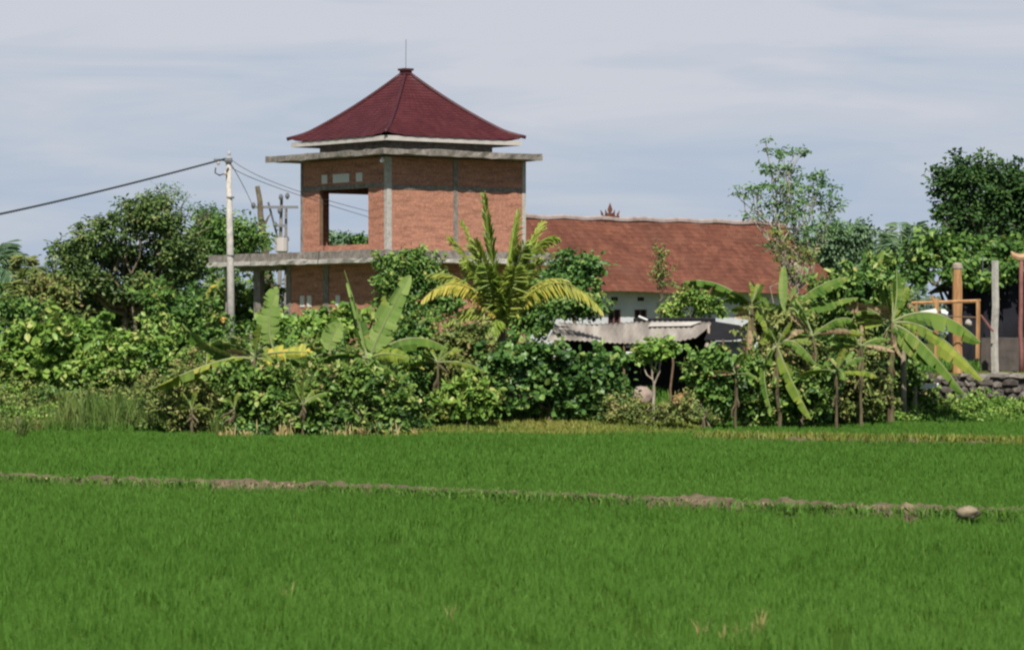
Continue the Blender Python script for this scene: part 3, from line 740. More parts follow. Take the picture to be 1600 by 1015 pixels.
o = mesh_obj('roof', V, Fc, M['asb'], shed, loc=ls, smooth=True); sm = o.modifiers.new('thick', 'SOLIDIFY'); sm.thickness = .012
p = W(1013, 511, SY + .2); q = W(1096, 505, SY + .75)
mb = MB(); mb.add([p + [0, 0, .04], W(1080, 510, SY + .3) + [0, 0, .04], q + [0, 0, .06], W(1018, 506, SY + .75) + [0, 0, .05],
                   p + [0, 0, .02], W(1080, 510, SY + .3) + [0, 0, .02], q + [0, 0, .04], W(1018, 506, SY + .75) + [0, 0, .03]],
                  [(0, 1, 2, 3), (7, 6, 5, 4), (0, 4, 5, 1), (1, 5, 6, 2), (2, 6, 7, 3), (3, 7, 4, 0)]); mb.build('roof_patch', M['fascia'], shed, loc=ls)
def rp(a, b, r, mat, nm='post', k=6, n=4, amp=.015):
    mb = MB(); mb.tube(wander(rng, a, b, n, amp), r, k); return mb.build(nm, mat, shed, loc=ls)
rp(W(990, 500, SY + .95), W(1118, 500, SY + .95), .07, M['dark'], 'ridge_pole'); rp(W(998, 494, SY + .9), W(1012, 500, SY + .8), .03, M['cloth'], 'batten')
# right lean-to of black tarpaulin
V = [W(1112, 503, SY - .1), W(1150, 509, SY - .1), W(1170, 527, SY - .6), W(1140, 531, SY - .8), W(1100, 531, SY - .8), W(1118, 502, SY + 1.2), W(1156, 508, SY + 1.2), W(1176, 524, SY + 1.0)]
mb = MB(); mb.add(V, [(0, 4, 3, 2, 1), (0, 1, 6, 5), (1, 2, 7, 6)]); o = mb.build('tarpaulin', M['dark'], shed, loc=ls); o.modifiers.new('thick', 'SOLIDIFY').thickness = .02
for x_, yt in ((880, 530), (975, 534), (1050, 534), (1130, 530), (1163, 530)):
    p = W(x_, yt, SY - .8); rp(np.array([p[0], SY - .8, tz1(p[0], SY - .8) - .1]), p, .035, M['woodd'])
for x_ in (885, 1000, 1112, 1165):
    p = W(x_, 505 if x_ < 1150 else 522, SY + .85); rp(np.array([p[0], SY + .85, tz1(p[0], SY + .85) - .1]), p, .04, M['woodd'])
p = W(1107, 508, SY - .3); rp(W(1103, 556, SY - .9), p, [.08, .07, .05, .04], M['barkp'], 'brace')
# near-black backdrop sheet painting in the shed's dark interior, white side sheet
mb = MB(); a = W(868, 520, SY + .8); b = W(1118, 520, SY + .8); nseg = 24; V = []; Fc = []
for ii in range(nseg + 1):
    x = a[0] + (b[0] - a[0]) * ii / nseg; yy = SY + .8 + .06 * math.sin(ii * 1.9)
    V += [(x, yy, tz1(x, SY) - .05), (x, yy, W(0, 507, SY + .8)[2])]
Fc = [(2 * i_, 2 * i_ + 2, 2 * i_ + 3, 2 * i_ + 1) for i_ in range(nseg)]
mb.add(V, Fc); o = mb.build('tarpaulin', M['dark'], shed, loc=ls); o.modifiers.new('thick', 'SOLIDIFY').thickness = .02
mb = MB(); p = W(1118, 533, SY + .2); q = W(1162, 562, SY + .2); mb.box(p[0], q[0], SY + .2, SY + .23, q[2], p[2]); mb.build('side_sheet', M['white'], shed, loc=ls)
mb = MB(); p = W(978, 539, SY - .7); q = W(1000, 543, SY - .7); mb.box(p[0], q[0], SY - .7, SY - .66, q[2], p[2]); p = W(978, 549, SY - .7); q = W(999, 556, SY - .7); mb.box(p[0], q[0], SY - .7, SY - .66, q[2], p[2]); mb.build('slat', M['cloth'], shed, loc=ls)
# things in and round the shed
def lumpy(name, label, cat, px, py, Y, rx, rz, mat, seed, group=None, ry=None):
    r = np.random.default_rng(seed); p = W(px, py, Y); V = []; Fc = []; k, m = 12, 8
    for a in range(m + 1):
        th = math.pi * a / m
        for q in range(k):
            ph = 2 * math.pi * q / k; d = 1 + r.normal(0, .13)
            V.append((p[0] + rx * d * math.sin(th) * math.cos(ph), Y + (ry or rx) * d * math.sin(th) * math.sin(ph), p[2] - rz * d * math.cos(th)))
    Fc = [(a * k + q, a * k + (q + 1) % k, (a + 1) * k + (q + 1) % k, (a + 1) * k + q) for a in range(m) for q in range(k)]
    lc = (p[0], Y, p[2] - rz); o = mesh_obj(name, V, Fc, mat, None, loc=lc, smooth=True); o.location = lc; return tag(o, label, cat, group)
def seat(px, Y, rz): x = (px - 800) / F * Y; return HY + (H - (tz1(x, Y) + rz * .9)) * F / Y
lumpy('sack', 'pale pinkish sack lying in the dark mouth of the shed', 'sack', 1003, seat(1003, 96.6, .28), 96.6, .34, .28, noisemat('pale_sack', [(.30, .22, .18), (.48, .38, .33)], 6), 1)
lumpy('sack', 'orange-brown sack beside the slim pale trunk at the shed', 'sack', 1064, seat(1064, 96.6, .34), 96.6, .3, .34, noisemat('orange_sack', [(.36, .15, .07), (.5, .24, .12)], 6), 2)
# blue barrel at the left end of the shed
bx = W(851, 560, 97.6); bz = tz1(bx[0], 97.6); mb = MB(); mb.tube([(bx[0], 97.6, bz), (bx[0], 97.6, bz + .04), (bx[0], 97.6, bz + .5), (bx[0], 97.6, bz + .55), (bx[0], 97.6, bz + 1.0), (bx[0], 97.6, bz + 1.05)], [.24, .28, .28, .30, .28, .24], 14)
o = mb.build('barrel', noisemat('blue_plastic', [(.05, .16, .32), (.12, .28, .45)], 3, .5), None, loc=(bx[0], 97.6, bz)); o.location = (bx[0], 97.6, bz); tag(o, 'blue plastic barrel half hidden at the left end of the shed', 'barrel')

# ------------------------------------------------------------------ right side: yard with hut, posts, frame, stone wall
KY = 112.0
hb = W(1545, 560, KY); hut = thing('dark_hut', 'dark open hut hung with black netting at the right edge', 'hut', (hb[0], KY, 1.5)); lk_ = tuple(hut.location)
mb = MB(); V = []; nseg = 30
xa, xb = W(1482, 0, KY)[0], W(1760, 0, KY)[0]
for ii in range(nseg + 1):
    x = xa + (xb - xa) * ii / nseg; yy = KY + .10 * math.sin(ii * 1.7) + .05 * math.sin(ii * .6)
    zt = np.interp(x, [xa, W(1510, 0, KY)[0], W(1600, 0, KY)[0], xb], [W(0, 432, KY)[2], W(0, 424, KY)[2], W(0, 408, KY)[2], W(0, 395, KY)[2]])
    V += [(x, yy, 1.45), (x, yy - .06, 3.0), (x, yy, zt)]
Fc = [(3 * i_ + a, 3 * i_ + 3 + a, 3 * i_ + 4 + a, 3 * i_ + 1 + a) for i_ in range(nseg) for a in (0, 1)]
mb.add(V, Fc); o = mb.build('netting', M['net'], hut, loc=lk_); o.modifiers.new('thick', 'SOLIDIFY').thickness = .02
mb = MB(); mb.add([(xa + .1, KY - .3, W(0, 432, KY)[2] + .02), (xb, KY - .5, W(0, 396, KY)[2] + .02), (xb, KY + 4, W(0, 396, KY)[2] - .5), (xa - .2, KY + 4, W(0, 432, KY)[2] - .5)], [(0, 1, 2, 3)])
o = mb.build('roof', M['dark'], hut, loc=lk_); o.modifiers.new('thick', 'SOLIDIFY').thickness = .04
for x in (xa + .1, xa + 2.2, xb - .2):
    mb = MB(); mb.tube([(x, KY + .2, 1.4), (x, KY + .2, 4.4)], .06, 6); mb.build('post', M['woodd'], hut, loc=lk_)
p = W(1535.5, 450, KY - .4) - np.array(lk_); bulb(hut, p, .10, 1.0)
# plastered low wall
p0, p1 = W(1532, 528, 108.0), W(1760, 528, 108.0)
lc = (p0[0], 108.0, 1.45); V, Fc = rough_slab(rng, p0[0], p1[0], 108.0, 108.15, 1.45, p0[2], .3, .012)
o = mesh_obj('low_wall', V, Fc, noisemat('grey_plaster', [(.06, .05, .047), (.12, .10, .09)], 3, .9), None, loc=lc); o.location = lc; tag(o, 'low grey plastered wall in front of the dark hut', 'wall')
def post(px, py_top, py_bot, Y, r, mat, label, name='post', lean=0, cap=None, group=None, k=8, cat='post'):
    t_ = W(px + lean, py_top, Y); b_ = W(px, py_bot, Y); b_[2] = min(b_[2], b_[2])
    gz = tz1(b_[0], Y); b_[2] = gz - .1
    mb = MB(); mb.tube(wander(rng, b_, t_, 6, .004), np.linspace(r, r * .92, 6), k); lc = b_
    return mb, b_, t_
def simple_post(px, yt, yb, Y, r, mat, label, name='post', lean=0, cat='post', group=None, k=8):
    mb, b_, t_ = post(px, yt, yb, Y, r, mat, label, lean=lean, k=k); o = mb.build(name, mat, None, loc=b_, smooth=(k > 5)); o.location = b_; return tag(o, label, cat, group)
simple_post(1555, 407, 575, 105.0, .115, M['concp'], 'straight pale concrete post standing on the yard at the right', 'concrete_post', k=4)
simple_post(1338, 418, 560, 103.0, .11, M['conc'], 'grey concrete post rising out of the bushes right of the tall thin tree', 'concrete_post', k=4)
simple_post(1596, 402, 600, 104.5, .075, M['rust'], 'thin dark red steel post at the right edge', 'steel_post')
# thick carved orange timber post
mb, b_, t_ = post(1496, 416, 548, 105.5, .15, None, '')
root = thing('timber_post', 'thick orange timber post with a rounded pale head', 'post', b_)
zz = np.linspace(0, 1, 12); P = [b_ + (t_ - b_) * z for z in zz]; V, Fc = tube(P, [.165, .165, .17, .15, .17, .165, .15, .165, .16, .16, .14, .15], 9); mesh_obj('shaft', V, Fc, M['wood'], root, loc=b_)
mb = MB(); mb.tube([t_ - [0, 0, .12], t_ - [0, 0, .06], t_ + [0, 0, .06], t_ + [0, 0, .12]], [.14, .17, .16, .08], 9); mb.build('head', M['barkp'], root, loc=b_)
# timber rail frame
FYY = 104.6; fb = W(1465, 560, FYY); fb[2] = tz1(fb[0], FYY)
fr = thing('rail_fence', 'orange timber rail frame on slim uprights beside the drooping banana leaves', 'fence', fb)
def stick(a, b, r, nm, mat='wood', Y=FYY, k=5):
    mb = MB(); mb.tube(wander(rng, W(*a, Y), W(*b, Y), 4, .008), r, k); mb.build(nm, M[mat], fr, loc=fb)
stick((1402, 474), (1532, 470), .055, 'rail')
for x_, y0_ in ((1408, 470), (1432, 472), (1464, 466), (1528, 468)):
    stick((x_, y0_), (x_ - 1, 560), .07 if x_ > 1500 or x_ == 1464 else .045, 'upright')
stick((1455, 462), (1466, 486), .05, 'brace'); stick((1532, 492), (1552, 518), .035, 'brace', 'rust')
stick((1405, 492), (1530, 496), .02, 'rail', 'woodd')
# pale stakes
for k_, (x_, yt, yb, Y, r, lab) in enumerate(((1412, 520, 592, 100.5, .085, 'pale stake topped by the banana stem at the right'), (1376, 545, 592, 101, .045, 'thin pale stake with a flat foot left of the leaning banana leaves'),
        (1357, 515, 600, 100, .05, 'tan stake among dry leaves under the right banana plant'), (1431, 603, 632, 101, .055, 'short brown stake stump in front of the stone wall'), (1241, 395, 520, 104, .07, 'bare upright pole beside the thin tree trunks'))):
    simple_post(x_, yt, yb, Y, r, M['barkp'], lab, 'stake', cat='stake', lean=2 * math.sin(k_ * 2), k=6)
# white goat-like bundle is only a white cloth on the rail
def cloth(label, pts, Y, name='cloth'):
    mb = MB(); n = len(pts); V = [W(x, y, Y - .05 + .03 * math.sin(i_)) for i_, (x, y) in enumerate(pts)]; V2 = [v + np.array([0, .1, 0]) for v in V]
    mb.add(V + V2, [tuple(range(n)), tuple(range(2 * n - 1, n - 1, -1))] + [(i_, n + i_, n + (i_ + 1) % n, (i_ + 1) % n) for i_ in range(n)])
    lc = V[0]; o = mb.build(name, M['cloth'], None, loc=lc); o.location = lc; return tag(o, label, 'cloth')
cloth('white cloth hung over the timber frame behind the banana leaf', [(1440, 491), (1438, 486), (1450, 484), (1462, 482), (1465, 488), (1455, 491)], FYY - .2)
cloth('small white rag right of the upright, on the timber frame', [(1471, 489), (1470, 483), (1476, 483), (1482, 488), (1480, 491)], FYY - .2)
cloth('white plastic sheet lying before the stone wall', [(1441, 607), (1438, 602), (1446, 600), (1466, 598), (1468, 602), (1452, 607)], 101.0, 'plastic_sheet')
lumpy('stone', 'round pale stone seen through the timber frame', 'stone', 1513, 505, 106.5, .12, .11, M['concp'], 9)
# curled ornament on the eave of the hut (roof corner tip) at the right edge
mb = MB(); mb.tube([W(1620, 404, 104.5), W(1604, 402, 104.5), W(1592, 402, 104.5), W(1584, 399, 104.5), W(1580, 393, 104.5)], [.11, .13, .12, .09, .03], 7)
lc = W(1592, 404, 104.5); o = mb.build('post_finial', noisemat('orange_clay', [(.42, .24, .13), (.6, .4, .25)], 5), None, loc=lc); o.location = lc; tag(o, 'curled orange clay finial on top of the red steel post', 'ornament')

# stone retaining wall: individual stones of one wall
WY = 103.0; r_ = np.random.default_rng(8); Vs = []; Fs = []; rv = []
ico = [(0, 0, 1), (.89, 0, .45), (.28, .85, .45), (-.72, .53, .45), (-.72, -.53, .45), (.28, -.85, .45), (.72, .53, -.45), (-.28, .85, -.45), (-.89, 0, -.45), (-.28, -.85, -.45), (.72, -.53, -.45), (0, 0, -1)]
icf = [(0, 1, 2), (0, 2, 3), (0, 3, 4), (0, 4, 5), (0, 5, 1), (1, 6, 2), (2, 7, 3), (3, 8, 4), (4, 9, 5), (5, 10, 1), (6, 7, 2), (7, 8, 3), (8, 9, 4), (9, 10, 5), (10, 6, 1), (6, 11, 7), (7, 11, 8), (8, 11, 9), (9, 11, 10), (10, 11, 6)]
ico = np.array(ico); zq = .2; nst = 0
while zq < 1.5:
    x = W(1372, 0, WY)[0] + r_.uniform(0, .2)
    while x < 19.5:
        s = r_.uniform(.10, .22); V = ico * (1 + r_.normal(0, .12, (12, 1))) * np.array([s * r_.uniform(.9, 1.5), s * .8, s * r_.uniform(.55, .85)]) + np.array([x, WY + r_.normal(0, .05), zq + r_.normal(0, .03)])
        Fs += [tuple(a + nst * 12 for a in f) for f in icf]; Vs.append(V); c_ = r_.uniform(0, 1) ** 1.4; rv += [c_] * 20; nst += 1; x += s * 1.9
    zq += .2
swl = (W(1380, 0, WY)[0], WY, .3)
sw = thing('stone_wall', 'rough retaining wall of rounded grey stones below the yard', 'wall', swl)
mesh_obj('stonework', np.vstack(Vs), Fs, M['stone'], sw, rnd=rv, loc=swl)
mb = MB(); mb.box(W(1372, 0, WY)[0], 19.6, WY + .05, WY + .45, .1, 1.40); mb.build('mortar_core', noisemat('wall_mortar', [(.07, .06, .055), (.14, .12, .11)], 5), sw, loc=swl)
V, Fc = rough_slab(r_, W(1500, 0, WY)[0], 19.6, WY - .12, WY + .5, 1.405, 1.5, .3, .02); mesh_obj('coping', V, Fc, M['conc'], sw, loc=swl)

# ------------------------------------------------------------------ trees
plant('broadleaf_tree', 'large rounded dark green tree with twisting pale limbs left of the utility pole', 'tree', 205, 112,
      [(222, 342, 56, 32, -.6), (158, 372, 44, 34, -1.2), (115, 412, 32, 34, -1.6), (272, 385, 46, 44, -.6), (205, 405, 56, 28, 1.0), (128, 440, 44, 18, -1.4), (96, 440, 26, 34, -.8), (118, 392, 34, 28, -.4), (212, 448, 40, 22, -.9), (150, 450, 36, 22, -.2), (105, 480, 46, 30, 1.2), (150, 490, 60, 40, 2.2), (215, 480, 60, 45, 2.2), (265, 440, 44, 36, .2), (295, 420, 26, 36, 1), (237, 316, 26, 12, -.4)],
      'mixt', 900, 28, .36, .17, .085, trunk_r=.14, bark='bark', up=.8, shell=2.6, twigs=60, amp=.09, rag=.3,
      limbs=((.065, -.7, [(212, 520), (207, 470), (207, 445), (205, 425)]), (.04, -1.1, [(205, 428), (196, 405), (194, 385), (200, 368)]), (.04, -1.1, [(205, 428), (218, 402), (220, 380), (212, 362)]), (.025, -1.2, [(220, 385), (232, 372)]),
             (.04, -1.1, [(207, 460), (185, 446), (168, 424), (150, 430), (128, 416)]), (.03, -1.2, [(172, 440), (158, 428), (154, 412)]), (.035, -1.0, [(222, 470), (205, 452), (212, 462)]), (.025, -1.0, [(148, 392), (140, 378), (150, 366)])))
plant('bushy_tree', 'bushy mid green tree behind the utility pole and the left end of the lower slab', 'tree', 350, 139,
      [(345, 375, 48, 40), (385, 375, 32, 34), (330, 345, 26, 20), (310, 400, 40, 40)], 'md', 230, 30, .5, .2, .1, trunk_r=.12, twigs=20)
plant('wispy_tree', 'thin feathery tree top sticking out above the large dark tree', 'tree', 262, 119,
      [(262, 302, 30, 16), (240, 318, 20, 16), (285, 322, 26, 16), (232, 298, 8, 10), (320, 330, 22, 10)], 'gy', 70, 11, .28, .12, .05, trunk_r=.06, twigs=40, shell=3)
plant('sparse_tree', 'tall sparse light tree with slim trunk in front of the tiled roof', 'tree', 1253, 104,
      [(1196, 220, 20, 10), (1218, 236, 26, 14), (1252, 234, 14, 10), (1203, 263, 24, 9), (1175, 298, 28, 15), (1160, 290, 14, 6), (1235, 265, 22, 14), (1275, 272, 24, 12), (1225, 290, 34, 18), (1270, 300, 36, 22), (1205, 318, 30, 14),
       (1180, 340, 20, 7), (1245, 330, 46, 24), (1300, 322, 20, 22), (1250, 362, 44, 22), (1215, 380, 18, 18), (1290, 360, 24, 16)],
      'gyl', 250, 13, .24, .13, .065, trunk_r=.06, bark='barkp', twigs=70, shell=2.2, flat=.5, depth=.8, amp=.03)
plant('young_tree', 'slim sapling stem with thin foliage beside the sparse tree', 'tree', 1228, 103,
      [(1222, 400, 18, 20), (1218, 370, 12, 16), (1262, 400, 16, 16), (1235, 430, 20, 16)], 'ol', 60, 12, .22, .12, .055, trunk_r=.05, bark='barkp', twigs=20, shell=2)
plant('round_tree', 'low dense green tree behind the sparse tree, right of the tiled roof', 'tree', 1320, 150,
      [(1318, 385, 42, 34), (1290, 400, 34, 30), (1340, 365, 22, 16), (1345, 410, 32, 30)], 'gy', 200, 28, .6, .24, .12, trunk_r=.14, twigs=16)
plant('dark_tree', 'tall dark tree with a ragged leafy crown at the right edge', 'tree', 1550, 119,
      [(1520, 270, 42, 30), (1492, 300, 32, 32), (1560, 300, 50, 42), (1530, 345, 54, 34), (1590, 285, 28, 26), (1600, 340, 42, 44), (1478, 272, 20, 14), (1470, 335, 14, 10), (1500, 375, 44, 22), (1640, 320, 60, 70)],
      'dkt', 560, 28, .42, .20, .10, trunk_r=.18, twigs=50, shell=2.6)
plant('broadleaf_tree', 'mid green leafy tree under the dark tree, hanging over the netted hut', 'tree', 1475, 115.5,
      [(1465, 385, 44, 28), (1505, 400, 36, 24), (1555, 395, 40, 22), (1530, 425, 34, 22), (1590, 400, 30, 18), (1440, 415, 36, 36), (1500, 428, 24, 16, -4), (1548, 436, 24, 14, -4), (1592, 420, 24, 12, -4)], 'md', 200, 24, .42, .24, .15, trunk_r=.11, twigs=20)
plant('round_tree', 'small dark round tree in front of the left part of the tiled roof', 'tree', 900, 117,
      [(900, 412, 30, 20), (878, 425, 24, 22), (925, 420, 20, 18), (895, 445, 40, 18), (860, 440, 16, 16)], 'dk', 130, 26, .34, .19, .12, trunk_r=.08, twigs=12)
plant('cypress', 'narrow dark pointed conifer tip at the left of the large tree', 'tree', 80, 140,
      [(80, 392, 3.5, 10), (81, 410, 6, 14), (80, 432, 8, 18), (82, 460, 9, 22)], 'dk', 60, 26, .16, .12, .05, trunk_r=.06, twigs=4)
# far trees seen over the house yard and through the window opening
plant('far_tree', 'hazy green tree seen low in the window opening of the brick house, at its left', 'tree', 520, 185,
      [(514, 375, 12, 10), (534, 374, 12, 9), (524, 392, 20, 16)], 'gy', 60, 22, .5, .28, .14, trunk_r=.12, twigs=5)
plant('far_tree', 'dark flat-topped tree seen low in the window opening of the brick house, at its right', 'tree', 562, 185,
      [(560, 371, 15, 4), (556, 378, 8, 4), (570, 383, 12, 8), (560, 395, 20, 10)], 'dk', 46, 22, .34, .26, .13, trunk_r=.12, twigs=6)
# far wood: one mass at the horizon
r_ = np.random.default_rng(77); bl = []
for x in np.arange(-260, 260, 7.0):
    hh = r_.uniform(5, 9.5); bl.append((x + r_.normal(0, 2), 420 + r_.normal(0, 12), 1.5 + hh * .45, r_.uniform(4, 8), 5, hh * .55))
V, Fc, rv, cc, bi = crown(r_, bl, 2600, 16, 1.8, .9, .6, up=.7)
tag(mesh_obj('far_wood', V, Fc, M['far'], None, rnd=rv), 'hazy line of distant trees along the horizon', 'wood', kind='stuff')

# palms: fronds of many leaflets
def frond(r, base, tip, sag, leaf, n=26, droop=.5, op=.8, wl=None, rg=0.04):
    base = np.asarray(base, float); tip = np.asarray(tip, float); t = np.linspace(0, 1, n)[:, None]
    ctl = (base + tip) / 2 + np.array([0, 0, sag]); P = (1 - t) ** 2 * base + 2 * t * (1 - t) * ctl + t ** 2 * tip
    T = np.gradient(P, axis=0); T /= np.linalg.norm(T, axis=1)[:, None]
    Cn = []; ax = []; nr = []; ln = []
    for i_ in range(3, n):
        l = leaf * (math.sin(math.pi * (i_ / n * .85 + .1)) ** .6)
        S = np.cross(T[i_], (0, 0, 1)); S /= np.linalg.norm(S) + 1e-6
        for sd_ in (-1, 1):
            if r.uniform() < rg: continue
            for rep in (0, .5):
                d = S * sd_ * op + T[i_] * (1.2 - .8 * op) + np.array([0, 0, -droop + r.normal(0, .15 + rg)]); d /= np.linalg.norm(d)
                Cn.append(P[i_] + rep * (P[i_] - P[i_ - 1]) + d * l * .5); ax.append(d); nr.append(np.array([0, -.8, .7]) + r.normal(0, .25, 3)); ln.append(l)
    V, Fc = leaves(r, np.array(Cn), np.array(ax), np.array(nr), np.array(ln), wl or .05 + .03 * leaf)
    tv, tf = tube(P, np.linspace(.035, .008, n), 4, False)
    k = len(V); V = np.vstack([V, np.array(tv)]); Fc = np.vstack([Fc, np.array(tf) + k])
    rv = np.clip(r.uniform(.1, .9) * .5 + r.uniform(0, .5, len(Fc)), 0, 1); return V, Fc, rv
def palm(label, base_px, Y, top, tips, leaf, mat, seed, tr=.12, sag=.6):
    r = np.random.default_rng(seed); x0 = (base_px - 800) / F * Y; base = np.array([x0, Y, tz1(x0, Y) - .05]); tp = W(*top, Y)
    root = thing('palm_tree', label, 'palm tree', base)
    mb = MB(); mb.tube(wander(r, base, tp, 7, .012), np.linspace(tr, tr * .7, 7), 8); mb.build('trunk', M['bark'], root, loc=base)
    for (x, y) in tips:
        V, Fc, rv = frond(r, tp, W(x, y, Y + r.uniform(-1.5, 1.0)), sag * r.uniform(.7, 1.3), leaf); mesh_obj('frond', V, Fc, M[mat], root, rnd=rv, loc=base)
palm('grey green palm with stiff fronds in the gap between the right-hand trees', 1412, 128, (1412, 425),
     [(1370, 400), (1385, 365), (1405, 348), (1430, 352), (1450, 372), (1465, 400), (1378, 430), (1450, 432), (1395, 380), (1420, 372)], .9, 'gy', 21)
palm('grey palm cut off by the left edge, arching fronds against the sky', -25, 122, (-10, 425),
     [(10, 383), (55, 440), (40, 402), (-40, 380), (30, 455), (-60, 420), (14, 398), (20, 470), (-30, 460)], .8, 'gy', 22, sag=.9)
palm('small palm with thin fronds arching over the left bushes', 70, 112, (40, 470), [(38, 400), (70, 440), (12, 445), (80, 470), (0, 470), (55, 420)], .55, 'ol', 23, tr=.07, sag=.7)

